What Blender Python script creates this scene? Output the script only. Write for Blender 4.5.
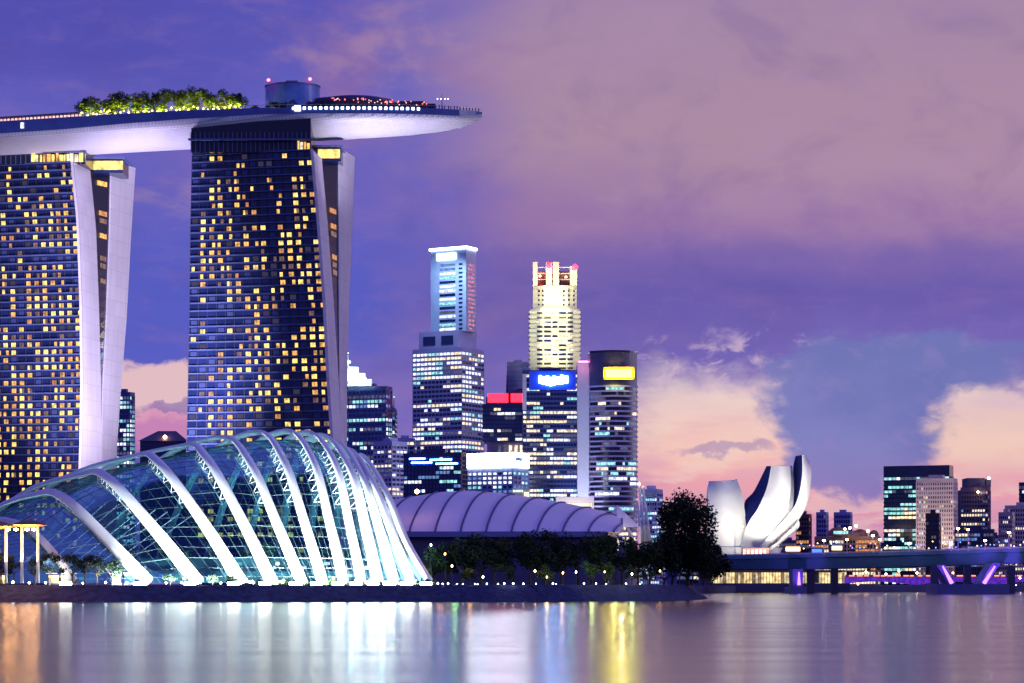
import bpy, math, random
from mathutils import Vector, Matrix
from mathutils import noise as mnoise
R = math.radians
F = 2400.0      # focal length in pixels
HZ = 584.0      # horizon row
CZ = 4.5        # camera height
random.seed(7)
S = bpy.context.scene
for o in list(bpy.data.objects): bpy.data.objects.remove(o)

# ------------------------------------------------------------------ camera
cd = bpy.data.cameras.new('camera'); cam = bpy.data.objects.new('camera', cd)
S.collection.objects.link(cam); S.camera = cam
cam.location = (0, 0, CZ); cam.rotation_euler = (R(90), 0, 0)
cd.sensor_width = 36; cd.lens = 36*F/1024
cd.shift_y = (HZ-341.5)/1024; cd.clip_start = 1; cd.clip_end = 60000

# ------------------------------------------------------------------ colour
def lin(v):
    v /= 255.0
    return v/12.92 if v <= 0.04045 else ((v+0.055)/1.055)**2.4
def c3(r, g, b): return (lin(r), lin(g), lin(b), 1)

# ------------------------------------------------------------------ world (dusk sky with cloud banks, laid out by compass direction)
w = bpy.data.worlds.new('World'); S.world = w; w.use_nodes = True
NT = w.node_tree; NT.nodes.clear()
def nd(t, **k):
    n = NT.nodes.new(t)
    for a, b in k.items(): setattr(n, a, b)
    return n
def L(a, b): NT.links.new(a, b)
def M(op, a, b=None, c=None, clamp=False):
    n = nd('ShaderNodeMath', operation=op); n.use_clamp = clamp
    for i, v in enumerate((a, b, c)):
        if v is None: continue
        if isinstance(v, (int, float)): n.inputs[i].default_value = v
        else: L(v, n.inputs[i])
    return n.outputs[0]
def sstep(x, a, b, o0=0.0, o1=1.0):
    n = nd('ShaderNodeMapRange', interpolation_type='SMOOTHSTEP')
    L(x, n.inputs[0])
    for i, v in zip((1, 2, 3, 4), (a, b, o0, o1)): n.inputs[i].default_value = v
    return n.outputs[0]
def mixc(f, a, b):
    n = nd('ShaderNodeMix', data_type='RGBA'); n.clamp_factor = True
    if isinstance(f, (int, float)): n.inputs[0].default_value = f
    else: L(f, n.inputs[0])
    for i, v in ((6, a), (7, b)):
        if isinstance(v, tuple): n.inputs[i].default_value = v
        else: L(v, n.inputs[i])
    return n.outputs[2]
def ramp(x, x0, x1, stops):
    mr = nd('ShaderNodeMapRange'); L(x, mr.inputs[0]); mr.inputs[1].default_value = x0; mr.inputs[2].default_value = x1
    r = nd('ShaderNodeValToRGB'); L(mr.outputs[0], r.inputs[0]); e = r.color_ramp
    e.interpolation = 'EASE'
    for i, (p, col) in enumerate(stops):
        el = e.elements[i] if i < 2 else e.elements.new(0.5)
        el.position = (p-x0)/(x1-x0); el.color = col
    return r.outputs[0]
tc = nd('ShaderNodeTexCoord'); sp = nd('ShaderNodeSeparateXYZ'); L(tc.outputs['Generated'], sp.inputs[0])
AZ = M('ARCTAN2', sp.outputs[0], sp.outputs[1])                  # compass angle from straight ahead
EL = M('ARCSINE', sp.outputs[2])                                 # elevation
U = M('MULTIPLY', AZ, 2400.0); V = M('MULTIPLY', EL, 2400.0)     # both in 1/2400 rad
def cl(sx, sy, scale, detail, rough, dist=0.0, off=0.0):
    cb = nd('ShaderNodeCombineXYZ')
    L(M('MULTIPLY', U, sx), cb.inputs[0]); L(M('MULTIPLY', V, sy), cb.inputs[1]); cb.inputs[2].default_value = off
    n = nd('ShaderNodeTexNoise'); n.inputs['Scale'].default_value = scale; n.inputs['Detail'].default_value = detail
    n.inputs['Roughness'].default_value = rough; n.inputs['Distortion'].default_value = dist
    L(cb.outputs[0], n.inputs['Vector']); return M('SUBTRACT', n.outputs[0], 0.5)
n_big = cl(.0028, .0060, 1, 5, .55, .6, 3.1)
n_soft = cl(.0016, .0045, 1, 3, .5, .3, 9.7)
n_mid = cl(.008, .012, 1, 6, .55, .5, 5.2)
n_fine = cl(.010, .045, 1, 6, .55, .2, 1.7)
n_det = cl(.030, .045, 1, 5, .6, .4, 7.7)
n_det2 = cl(.026, .040, 1, 5, .6, .4, 17.7)
Ud = M('ADD', U, M('ADD', M('MULTIPLY', n_mid, 130), M('MULTIPLY', n_det, 46)))
Vd = M('ADD', V, M('ADD', M('MULTIPLY', n_mid, 75), M('MULTIPLY', n_det2, 34)))
Vd2 = M('ADD', V, M('ADD', M('MULTIPLY', n_big, 110), M('MULTIPLY', n_mid, 30)))
# right / centre column: violet base, dark bank, mauve above
colR = ramp(Vd2, 0, 900, [(0, c3(170, 118, 176)), (110, c3(150, 114, 186)), (215, c3(112, 100, 182)), (280, c3(102, 90, 172)), (320, c3(118, 98, 172)), (365, c3(150, 116, 168)), (430, c3(170, 138, 164)), (560, c3(174, 148, 174)), (760, c3(150, 126, 176))])
colL = ramp(Vd2, 0, 900, [(0, c3(130, 106, 188)), (130, c3(92, 96, 196)), (280, c3(84, 92, 194)), (400, c3(98, 96, 190)), (480, c3(118, 94, 176)), (600, c3(92, 86, 182)), (760, c3(84, 80, 180))])
mLR = sstep(M('ADD', U, M('MULTIPLY', n_big, 320)), -190, 40)
sky = mixc(mLR, colL, colR)
# mauve veils top left
veil = M('MULTIPLY', sstep(M('ADD', n_big, M('MULTIPLY', n_soft, .7)), -.10, .12), sstep(V, 330, 480))
sky = mixc(M('MULTIPLY', veil, M('MULTIPLY', sstep(U, 60, -160), .9)), sky, c3(136, 102, 168))
sky = mixc(M('MULTIPLY', sstep(M('ADD', n_mid, n_big), .04, .2), M('MULTIPLY', sstep(V, 300, 400), .45)), sky, c3(172, 140, 172))
# blue gap around the roof deck of the tower
sky = mixc(M('MULTIPLY', sstep(M('MULTIPLY', n_soft, -1), -.02, .2), M('MULTIPLY', sstep(U, -60, -420), .6)), sky, c3(72, 70, 168))
sky = mixc(M('MULTIPLY', sstep(n_big, .0, .2), .2), sky, c3(170, 132, 170))
sky = mixc(M('MULTIPLY', sstep(n_det, .0, .25), .12), sky, c3(150, 122, 186))
sky = mixc(M('MULTIPLY', sstep(n_fine, .0, .25), .16), sky, c3(160, 120, 180))
sky = mixc(M('MULTIPLY', sstep(M('MULTIPLY', n_mid, -1), .0, .2), .22), sky, c3(86, 72, 150))
# afterglow low on the right
warm = ramp(M('ADD', V, M('MULTIPLY', n_fine, 60)), 0, 260, [(0, c3(176, 120, 176)), (55, c3(204, 140, 178)), (95, c3(230, 160, 176)), (130, c3(240, 194, 186)), (165, c3(236, 214, 202)), (220, c3(222, 204, 208))])
bound = M('ADD', Vd, M('MULTIPLY', n_mid, 40))
wm = M('MULTIPLY', sstep(bound, 224, 170), sstep(Ud, 70, 150))
sky = mixc(wm, sky, warm)
# cream streaks in the glow
sky = mixc(M('MULTIPLY', M('MULTIPLY', sstep(n_fine, -.02, .12), wm), .55), sky, c3(240, 208, 196))
# small glow low on the left between the towers
def blob(cx, cy, rx, ry, a=.0, b=1.0, un=Ud, vn=Vd):
    dx = M('DIVIDE', M('SUBTRACT', un, cx), rx); dy = M('DIVIDE', M('SUBTRACT', vn, cy), ry)
    d = M('SUBTRACT', 1.0, M('ADD', M('MULTIPLY', dx, dx), M('MULTIPLY', dy, dy)))
    return sstep(d, a, b)
gl = blob(-365, 186, 90, 34, -.1, .5)
sky = mixc(M('MULTIPLY', M('MULTIPLY', sstep(M('MULTIPLY', n_fine, -1), .0, .16), wm), .35), sky, c3(214, 170, 192))
sky = mixc(gl, sky, c3(226, 188, 196))
sky = mixc(M('MULTIPLY', blob(-370, 145, 110, 26, -.3, .7), .8), sky, c3(214, 140, 182))
sky = mixc(M('MULTIPLY', blob(-352, 168, 30, 9, 0, .6), .6), sky, c3(104, 96, 170))
# light broken rims under the dark bank
rim = M('MULTIPLY', blob(232, 214, 120, 36, -.4, .7), sstep(M('ADD', n_mid, n_det), -.06, .12))
sky = mixc(M('MULTIPLY', rim, .85), sky, c3(206, 180, 206))
# big slate blue cloud and its tail
sl = M('MAXIMUM', blob(338, 168, 94, 80, -.26, .36), blob(330, 120, 72, 44, -.3, .45))
sl = M('MAXIMUM', sl, blob(385, 216, 132, 34, -.2, .5))
sl = M('MAXIMUM', sl, M('MULTIPLY', blob(300, 208, 60, 26, -.1, .4), .8))
slc = mixc(sstep(n_big, -.15, .15), c3(104, 114, 182), c3(124, 128, 192))
slc = mixc(M('MULTIPLY', sstep(n_det, -.02, .2), .3), slc, c3(146, 130, 190))
slc = mixc(M('MULTIPLY', sstep(V, 150, 80), .45), slc, c3(150, 118, 180))
sky = mixc(sl, sky, slc)
# cream cloud right of it
cr = blob(508, 138, 98, 52, -.34, .5)
crc = ramp(M('ADD', V, M('MULTIPLY', n_fine, 70)), 100, 220, [(100, c3(226, 164, 180)), (140, c3(236, 200, 188)), (175, c3(242, 216, 190)), (215, c3(206, 178, 204))])
sky = mixc(cr, sky, crc)
# thin lavender streaks
sky = mixc(M('MULTIPLY', blob(198, 126, 46, 6, -.4, .8), .55), sky, c3(140, 116, 180))
sky = mixc(M('MULTIPLY', sstep(n_fine, .02, .2), M('MULTIPLY', sstep(V, 150, 40), .4)), sky, c3(160, 122, 186))
# the sky overhead and behind the viewer is a deeper, clearer blue
sky = mixc(sstep(V, 760, 1500), sky, c3(112, 108, 200))
sky = mixc(sstep(M('ABSOLUTE', AZ), 1.0, 1.9), sky, c3(88, 88, 186))
# below the horizon
sky = mixc(sstep(V, -10, -200), sky, c3(60, 50, 90))
sv = nd('ShaderNodeTexSky', sky_type='NISHITA'); sv.sun_disc = False; sv.sun_elevation = R(0.5); sv.sun_rotation = R(12)
bg1 = nd('ShaderNodeBackground'); L(sky, bg1.inputs[0]); bg1.inputs[1].default_value = 1.0
bg2 = nd('ShaderNodeBackground'); L(sv.outputs[0], bg2.inputs[0]); bg2.inputs[1].default_value = 0.002
ad = nd('ShaderNodeAddShader'); L(bg1.outputs[0], ad.inputs[0]); L(bg2.outputs[0], ad.inputs[1])
wo = nd('ShaderNodeOutputWorld'); L(ad.outputs[0], wo.inputs[0])

# faint lilac fill from the right, added to lighten the hotel end walls
sd = bpy.data.lights.new('side_fill', 'SUN'); side_fill = bpy.data.objects.new('side_fill', sd); S.collection.objects.link(side_fill)
sd.energy = 0.55; sd.angle = R(12); sd.color = (.86, .74, 1)
side_fill.rotation_euler = Vector((-.95, .30, -.14)).to_track_quat('-Z', 'Y').to_euler()
S.view_settings.view_transform = 'Standard'; S.view_settings.look = 'None'
S.view_settings.exposure = 0; S.view_settings.gamma = 1
S.cycles.use_denoising = True
S.cycles.max_bounces = 6; S.cycles.diffuse_bounces = 2; S.cycles.glossy_bounces = 3; S.cycles.transparent_max_bounces = 24
S.cycles.caustics_reflective = False; S.cycles.caustics_refractive = False
S.cycles.sample_clamp_indirect = 40; S.cycles.sample_clamp_direct = 0

# ------------------------------------------------------------------ helpers
def P(px, py, Y): return Vector(((px-512)*Y/F, Y, CZ+(HZ-py)*Y/F))
def zof(py, Y): return CZ+(HZ-py)*Y/F
def xof(px, Y): return (px-512)*Y/F
GZ = 4.2   # promenade level

ORG = {}
class MB:
    def __init__(s): s.v = []; s.f = []; s.m = []
    def q(s, pts, m=0):
        i = len(s.v); s.v += [tuple(p) for p in pts]; s.f.append(tuple(range(i, i+len(pts)))); s.m.append(m)
    def hexa(s, b, t, m=0, caps=True):
        """b, t: lists of the same number of points, bottom and top ring (counter-clockwise seen from above)"""
        i = len(s.v); n = len(b); s.v += [tuple(p) for p in b]+[tuple(p) for p in t]
        for k in range(n):
            s.f.append((i+k, i+(k+1) % n, i+n+(k+1) % n, i+n+k)); s.m.append(m)
        if caps:
            s.f.append(tuple(i+k for k in reversed(range(n)))); s.m.append(m)
            s.f.append(tuple(i+n+k for k in range(n))); s.m.append(m)
    def box(s, x0, x1, y0, y1, z0, z1, m=0):
        s.hexa([(x0, y0, z0), (x1, y0, z0), (x1, y1, z0), (x0, y1, z0)], [(x0, y0, z1), (x1, y0, z1), (x1, y1, z1), (x0, y1, z1)], m)
    def tube(s, pts, rad, n=6, m=0, caps=True):
        pts = [Vector(p) for p in pts]; k = len(pts)
        if not isinstance(rad, (list, tuple)): rad = [rad]*k
        i0 = len(s.v); up = None
        for j, p in enumerate(pts):
            d = (pts[min(j+1, k-1)]-pts[max(j-1, 0)]).normalized()
            if up is None: up = Vector((0, 0, 1)) if abs(d.z) < .9 else Vector((1, 0, 0))
            a = d.cross(up).normalized(); b = a.cross(d).normalized(); up = b
            for t in range(n):
                g = 2*math.pi*(t+.5)/n; s.v.append(tuple(p+(a*math.cos(g)+b*math.sin(g))*rad[j]))
        for j in range(k-1):
            for t in range(n):
                s.f.append((i0+j*n+t, i0+j*n+(t+1) % n, i0+(j+1)*n+(t+1) % n, i0+(j+1)*n+t)); s.m.append(m)
        if caps:
            s.f.append(tuple(i0+t for t in reversed(range(n)))); s.m.append(m)
            s.f.append(tuple(i0+(k-1)*n+t for t in range(n))); s.m.append(m)
    def grid(s, rows, m=0):
        i0 = len(s.v); nr = len(rows); nc = len(rows[0])
        for r in rows: s.v += [tuple(p) for p in r]
        for a in range(nr-1):
            for b in range(nc-1):
                i = i0+a*nc+b; s.f.append((i, i+1, i+nc+1, i+nc)); s.m.append(m)
    def lathe(s, prof, cx, cy, n=16, m=0):
        rows = [[(cx+r*math.cos(2*math.pi*k/n), cy+r*math.sin(2*math.pi*k/n), z) for k in range(n+1)] for r, z in prof]
        s.grid(rows, m)
    def build(s, name, mats, parent=None, smooth=False):
        me = bpy.data.meshes.new(name)
        off = ORG.get(parent.name, Vector()) if parent else Vector()
        me.from_pydata([tuple(Vector(p)-off) for p in s.v], [], s.f)
        if not isinstance(mats, (list, tuple)): mats = [mats]
        for mm in mats: me.materials.append(mm)
        me.polygons.foreach_set('material_index', s.m)
        if smooth: me.polygons.foreach_set('use_smooth', [True]*len(s.f))
        me.update()
        o = bpy.data.objects.new(name, me); S.collection.objects.link(o)
        if parent: o.parent = parent
        ORG[o.name] = off
        return o
def tag(o, label=None, cat=None, group=None, kind=None):
    if label: o['label'] = label
    if cat: o['category'] = cat
    if group: o['group'] = group
    if kind: o['kind'] = kind
    return o
def thing(name, label, cat, loc, group=None):
    o = bpy.data.objects.new(name, None); S.collection.objects.link(o); o.empty_display_size = .5
    o.location = loc; ORG[o.name] = Vector(loc); return tag(o, label, cat, group)
def copy_thing(root, loc, label=None, group=None):
    r = root.copy(); S.collection.objects.link(r); r.location = loc
    if label: r['label'] = label
    if group: r['group'] = group
    for ch in list(root.children):
        k = ch.copy(); S.collection.objects.link(k); k.parent = r
    return r
def lamp(kind, loc, power, col, target=None, size=.5, angle=60, blend=.6):
    d = bpy.data.lights.new('floodlight', kind); o = bpy.data.objects.new('floodlight', d); S.collection.objects.link(o)
    d.energy = power; d.color = col; o.location = loc
    if kind == 'SPOT': d.spot_size = R(angle); d.spot_blend = blend; d.shadow_soft_size = size
    elif kind == 'POINT': d.shadow_soft_size = size
    elif kind == 'AREA': d.size = size
    if target is not None: o.rotation_euler = (Vector(target)-Vector(loc)).to_track_quat('-Z', 'Y').to_euler()
    return o

# ------------------------------------------------------------------ materials
MATS = {}
def mat(name, col=None, rough=.6, metal=0, emit=None, es=0, spec=.5, var=0, vscale=.2, bump=0, bscale=1.0):
    if name in MATS: return MATS[name]
    m = bpy.data.materials.new(name); m.use_nodes = True; t = m.node_tree; b = t.nodes['Principled BSDF']
    col = col or (.5, .5, .5, 1)
    b.inputs['Base Color'].default_value = col; b.inputs['Roughness'].default_value = rough
    b.inputs['Metallic'].default_value = metal; b.inputs['Specular IOR Level'].default_value = spec
    if emit: b.inputs['Emission Color'].default_value = emit; b.inputs['Emission Strength'].default_value = es
    if var or bump:
        tcn = t.nodes.new('ShaderNodeTexCoord'); n = t.nodes.new('ShaderNodeTexNoise'); n.inputs['Detail'].default_value = 6
        n.inputs['Scale'].default_value = vscale; t.links.new(tcn.outputs['Object'], n.inputs['Vector'])
        if var:
            r = t.nodes.new('ShaderNodeValToRGB'); e = r.color_ramp.elements
            e[0].position = .3; e[1].position = .7
            e[0].color = tuple(max(0, x*(1-var)) for x in col[:3])+(1,); e[1].color = tuple(min(1, x*(1+var)) for x in col[:3])+(1,)
            t.links.new(n.outputs[0], r.inputs[0]); t.links.new(r.outputs[0], b.inputs['Base Color'])
        if bump:
            n2 = t.nodes.new('ShaderNodeTexNoise'); n2.inputs['Scale'].default_value = bscale; n2.inputs['Detail'].default_value = 5
            t.links.new(tcn.outputs['Object'], n2.inputs['Vector'])
            bp = t.nodes.new('ShaderNodeBump'); bp.inputs['Strength'].default_value = 1; bp.inputs['Distance'].default_value = bump
            t.links.new(n2.outputs[0], bp.inputs['Height']); t.links.new(bp.outputs[0], b.inputs['Normal'])
    MATS[name] = m; return m
def emat(name, col, es, var=0):
    """a lamp or a lit room; var breaks the brightness up like furniture and curtains behind the pane"""
    if name in MATS: return MATS[name]
    m = bpy.data.materials.new(name); m.use_nodes = True; t = m.node_tree; b = t.nodes['Principled BSDF']
    b.inputs['Base Color'].default_value = (.02, .02, .03, 1); b.inputs['Roughness'].default_value = .3
    b.inputs['Emission Color'].default_value = col; b.inputs['Emission Strength'].default_value = es
    if var:
        tcn = t.nodes.new('ShaderNodeTexCoord'); n = t.nodes.new('ShaderNodeTexNoise'); n.inputs['Scale'].default_value = .45; n.inputs['Detail'].default_value = 3
        t.links.new(tcn.outputs['Object'], n.inputs['Vector'])
        mr = t.nodes.new('ShaderNodeMapRange'); mr.inputs[1].default_value = .32; mr.inputs[2].default_value = .68
        mr.inputs[3].default_value = es*(1-var); mr.inputs[4].default_value = es*(1+var)
        t.links.new(n.outputs[0], mr.inputs[0]); t.links.new(mr.outputs[0], b.inputs['Emission Strength'])
    MATS[name] = m; return m

W_WARM = emat('room_warm', (1, .50, .11, 1), 1.15, .7)
W_YEL = emat('room_yellow', (1, .68, .17, 1), 1.5, .6)
W_AMB = emat('room_amber', (1, .42, .12, 1), .7, .5)
W_DIM = emat('room_dim', (.8, .45, .3, 1), .28, .6)
O_WHITE = emat('office_white', (.85, .9, 1, 1), 1.3, .6)
O_WARM = emat('office_warm', (1, .82, .55, 1), 1.2, .6)
O_TEAL = emat('office_teal', (.4, .95, .95, 1), .9, .6)
O_BLUE = emat('office_blue', (.25, .45, 1, 1), .55, .5)
O_DIM = emat('office_dim', (.45, .45, .8, 1), .18, .6)
GLASS_NAVY = mat('glass_navy', (.012, .022, .095, 1), .18, 0, spec=.6, var=.4, vscale=.08)
GLASS_BLUE = mat('glass_blue', (.015, .05, .22, 1), .15, 0, spec=.6, var=.4, vscale=.08)
GLASS_TEAL = mat('glass_teal', (.01, .07, .13, 1), .15, 0, spec=.6, var=.4, vscale=.08)
GLASS_DARK = mat('glass_dark', (.012, .014, .035, 1), .2, 0, spec=.5)
LEDGE = mat('ledge_metal', (.09, .12, .30, 1), .5, var=.2)
CONC = mat('pale_concrete', (.70, .66, .74, 1), .75)
def panelled(m, c1, c2, mo, sx, sy, sz):
    t = m.node_tree; b = t.nodes['Principled BSDF']
    tcn = t.nodes.new('ShaderNodeTexCoord'); sp_ = t.nodes.new('ShaderNodeSeparateXYZ'); cb = t.nodes.new('ShaderNodeCombineXYZ'); br = t.nodes.new('ShaderNodeTexBrick')
    t.links.new(tcn.outputs['Object'], sp_.inputs[0]); t.links.new(sp_.outputs[1], cb.inputs[0]); t.links.new(sp_.outputs[2], cb.inputs[1])
    br.offset = 0; br.inputs['Scale'].default_value = 1; br.inputs['Brick Width'].default_value = sx; br.inputs['Row Height'].default_value = sy; br.inputs['Mortar Size'].default_value = sz
    br.inputs['Color1'].default_value = c1; br.inputs['Color2'].default_value = c2; br.inputs['Mortar'].default_value = mo
    t.links.new(cb.outputs[0], br.inputs['Vector'])
    n = t.nodes.new('ShaderNodeTexNoise'); n.inputs['Scale'].default_value = .05; n.inputs['Detail'].default_value = 6; t.links.new(tcn.outputs['Object'], n.inputs['Vector'])
    mr = t.nodes.new('ShaderNodeMapRange'); mr.inputs[1].default_value = .3; mr.inputs[2].default_value = .7; mr.inputs[3].default_value = .86; mr.inputs[4].default_value = 1.0; t.links.new(n.outputs[0], mr.inputs[0])
    mx = t.nodes.new('ShaderNodeVectorMath'); mx.operation = 'SCALE'; t.links.new(br.outputs[0], mx.inputs[0]); t.links.new(mr.outputs[0], mx.inputs['Scale']); t.links.new(mx.outputs[0], b.inputs['Base Color'])
panelled(CONC, (.72, .68, .76, 1), (.66, .62, .72, 1), (.54, .51, .60, 1), 5.0, 6.6, .12)
CONC_L = mat('lilac_concrete', (.38, .38, .62, 1), .75, var=.12, vscale=.05)
CONC_B = mat('beige_concrete', (.80, .62, .54, 1), .8, var=.15, vscale=.05)
CONC_D = mat('dark_concrete', (.06, .06, .16, 1), .8, var=.2, vscale=.05)
BROWN = mat('brown_render', (.20, .10, .10, 1), .8, var=.2, vscale=.1)
WHITE = mat('white_paint', (.80, .80, .80, 1), .45, var=.06, vscale=.3)
STEEL = mat('steel', (.45, .48, .52, 1), .4, .6)
DARK = mat('dark_metal', (.03, .03, .05, 1), .5)
TRUNK = mat('bark', (.07, .05, .035, 1), .9, var=.3, vscale=2)
LEAF_D = mat('leaf_dark', (.012, .026, .014, 1), .6, spec=.2, var=.5, vscale=.4)
LEAF_G = mat('leaf_green', (.045, .085, .025, 1), .6, spec=.2, var=.5, vscale=.4)
LAMP_W = emat('lamp_white', (.92, .95, 1, 1), 30)
LAMP_Y = emat('lamp_yellow', (1, .72, .25, 1), 45)
LAMP_O = emat('lamp_orange', (1, .42, .12, 1), 36)
LAMP_R = emat('lamp_red', (1, .04, .06, 1), 26)
LAMP_V = emat('lamp_violet', (.40, .16, 1, 1), 3.2)

# ------------------------------------------------------------------ water, ground
def water_mat():
    m = bpy.data.materials.new('bay_water'); m.use_nodes = True; t = m.node_tree; b = t.nodes['Principled BSDF']
    b.inputs['Base Color'].default_value = (.012, .014, .035, 1); b.inputs['Roughness'].default_value = .2
    b.inputs['IOR'].default_value = 1.33; b.inputs['Specular IOR Level'].default_value = .7; b.inputs['Specular Tint'].default_value = (.95, .82, 1, 1)
    tcn = t.nodes.new('ShaderNodeTexCoord'); mp = t.nodes.new('ShaderNodeMapping'); mp.inputs['Scale'].default_value = (.012, .10, 1)
    n = t.nodes.new('ShaderNodeTexNoise'); n.inputs['Scale'].default_value = 1; n.inputs['Detail'].default_value = 4; n.inputs['Roughness'].default_value = .45
    t.links.new(tcn.outputs['Object'], mp.inputs[0]); t.links.new(mp.outputs[0], n.inputs['Vector'])
    mr = t.nodes.new('ShaderNodeMapRange'); mr.inputs[1].default_value = .35; mr.inputs[2].default_value = .65
    mr.inputs[3].default_value = .175; mr.inputs[4].default_value = .200
    t.links.new(n.outputs[0], mr.inputs[0]); t.links.new(mr.outputs[0], b.inputs['Roughness'])
    bp = t.nodes.new('ShaderNodeBump'); bp.inputs['Strength'].default_value = .5; bp.inputs['Distance'].default_value = .010
    t.links.new(n.outputs[0], bp.inputs['Height']); t.links.new(bp.outputs[0], b.inputs['Normal'])
    return m
mb = MB(); mb.q([(-9000, -300, 0), (9000, -300, 0), (9000, 20000, 0), (-9000, 20000, 0)])
tag(mb.build('water', water_mat()), 'smooth dusk bay water streaked with reflected city light', 'water', kind='structure')

STONE = mat('revetment_stone', (.022, .032, .10, 1), .85, var=.5, vscale=.6, bump=.4, bscale=1.2)
PAVE = mat('promenade_paving', (.16, .15, .16, 1), .8, var=.2, vscale=.3)
GRASS = mat('lawn', (.03, .05, .025, 1), .9, var=.4, vscale=.3)
# headland: shoreline points (X, Y) at the waterline; the bank rises to GZ over 9 m
shore = [(-420, 596), (-160, 600), (-128, 600), (-60, 601), (-5, 602), (20, 612), (40, 640), (50, 668), (56, 690), (60, 720), (62, 800), (60, 1000)]
bank = MB(); rows = []
N = 240
def along(pts, t):
    k = t*(len(pts)-1); i = min(int(k), len(pts)-2); f = k-i
    return (pts[i][0]*(1-f)+pts[i+1][0]*f, pts[i][1]*(1-f)+pts[i+1][1]*f)
for j in range(N+1):
    x, y = along(shore, j/N); r = []
    dx, dy = (0, 1) if j < N*.42 else (-.75, .66)
    for k in range(7):
        h = k/6; z = -.8+(GZ+.8)*h; j1 = mnoise.noise(Vector((x*.8, k*1.7, y*.8)))*.7 if 0 < k < 6 else 0
        r.append((x+dx*h*8+j1*.6, y+dy*h*8+j1, z+j1*.3))
    rows.append(r)
bank.grid(rows)
tag(bank.build('sea_wall', STONE), 'dark sloping stone revetment along the near shore in front of the glass dome', 'sea wall')
top = MB(); rows = []
for j in range(N+1):
    x, y = along(shore, j/N); dx, dy = (0, 1) if j < N*.42 else (-.75, .66)
    x += dx*8; y += dy*8
    rows.append([(x, y, GZ), (x+dx*9, y+dy*9, GZ)])
top.grid(rows)
tag(top.build('promenade', PAVE), 'waterside promenade', 'promenade', kind='structure')
g = MB()
g.q([(-600, 617, GZ-.02), (-10, 618, GZ-.02), (8, 629, GZ-.02), (28, 657, GZ-.02), (40, 684, GZ-.02), (46, 735, GZ-.02), (46, 1020, GZ-.02), (-2200, 1020, GZ-.02), (-2200, 640, GZ-.02)])
tag(g.build('headland_ground', GRASS), 'garden lawn of the headland', 'ground', kind='structure')
g = MB(); g.hexa([(-3000, 1021, -1), (60, 1021, -1), (120, 1250, -1), (420, 1420, -1), (460, 2050, -1), (6000, 2250, -1), (6000, 16000, -1), (-6000, 16000, -1)],
                 [(-3000, 1021, 3.6), (60, 1021, 3.6), (120, 1250, 3.6), (420, 1420, 3.6), (460, 2050, 3.6), (6000, 2250, 3.6), (6000, 16000, 3.6), (-6000, 16000, 3.6)])
tag(g.build('city_ground', CONC_D), 'city ground beyond the bay', 'ground', kind='structure')

# ------------------------------------------------------------------ generic office tower
def frame_of(pxL, pxM, pxR, Y, th=22):
    """nearest vertical corner at pxM; front face runs left and back, side face right and back"""
    sc = Y/F; c = Vector((xof(pxM, Y), Y, 0)); view = math.atan2(c.x, Y)
    a = R(th)
    wd = (pxM-pxL)*sc/math.cos(a); dp = (pxR-pxM)*sc/math.sin(a) if pxR > pxM else 28
    if pxR <= pxM: a = 0
    a2 = a - view*0
    u = Vector((-math.cos(a2), math.sin(a2), 0)); v = Vector((math.sin(a2), math.cos(a2), 0))
    return c, u, v, wd, dp
def prism(mbv, c, u, v, w0, w1, d0, d1, z0, z1, m=0):
    p = [c+u*w1+v*d0, c+u*w0+v*d0, c+u*w0+v*d1, c+u*w1+v*d1]
    mbv.hexa([(q.x, q.y, z0) for q in p], [(q.x, q.y, z1) for q in p], m)
def ribbon_floors(root, c, u, v, wd, dp, z0, z1, nf, nw, nd_, lit, glass, frame, band=.62, pier=.18, blank=(), pl=None, inset=.0, side_lit=None, clump=.5, proud=.5):
    """one window band per floor (its panes side by side), round the front and the side; frame with spandrels and piers in front"""
    fh = (z1-z0)/nf; prev = None
    for k in range(nf):
        za = z0+k*fh+fh*(1-band)/2; zb = za+fh*band
        b = MB(); mats = [glass]+[m for m, _ in lit]
        run = 0
        for face in (0, 1):
            n = nw if face == 0 else nd_
            if n <= 0: continue
            floor_p = random.choice([.15, .4, .75, .95]) if clump else 1
            for i in range(n):
                if random.random() < .45 or i == 0:
                    r = random.random(); acc = 0; pick = 0
                    for q, (m, pr) in enumerate(lit):
                        acc += pr*(floor_p*1.6 if clump else 1)
                        if r < acc: pick = q+1; break
                mi = 0 if k in blank else pick
                a0, a1 = (i+.06)/n, (i+.94)/n
                if face == 0:
                    A = c+u*(wd*a0)-v*.15; B = c+u*(wd*a1)-v*.15
                    b.q([(B.x, B.y, za), (A.x, A.y, za), (A.x, A.y, zb), (B.x, B.y, zb)], mi)
                else:
                    A = c+v*(dp*a0)-u*.15; B = c+v*(dp*a1)-u*.15
                    b.q([(A.x, A.y, za), (B.x, B.y, za), (B.x, B.y, zb), (A.x, A.y, zb)], mi)
        b.build('window_band', mats, root)
    fr = MB()
    for k in range(nf+1):
        zc = z0+k*fh; h = fh*(1-band)/2*.92
        prism(fr, c, u, v, -proud, wd+proud, -proud, dp+proud, max(zc-h, z0+.01), min(zc+h, z1-.01))
    if pier:
        for i in range(nw+1):
            x = wd*i/nw; pw = wd/nw*pier
            prism(fr, c, u, v, x-pw/2, x+pw/2, -proud-.12, 0, z0+.02, z1-.02)
        for i in range(1, (nd_ or 0)+1):
            x = dp*i/nd_; pw = dp/nd_*pier
            prism(fr, c, u, v, -proud-.12, 0, x-pw/2, x+pw/2, z0+.02, z1-.02)
    fr.build('facade_frame', frame, root)
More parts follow.
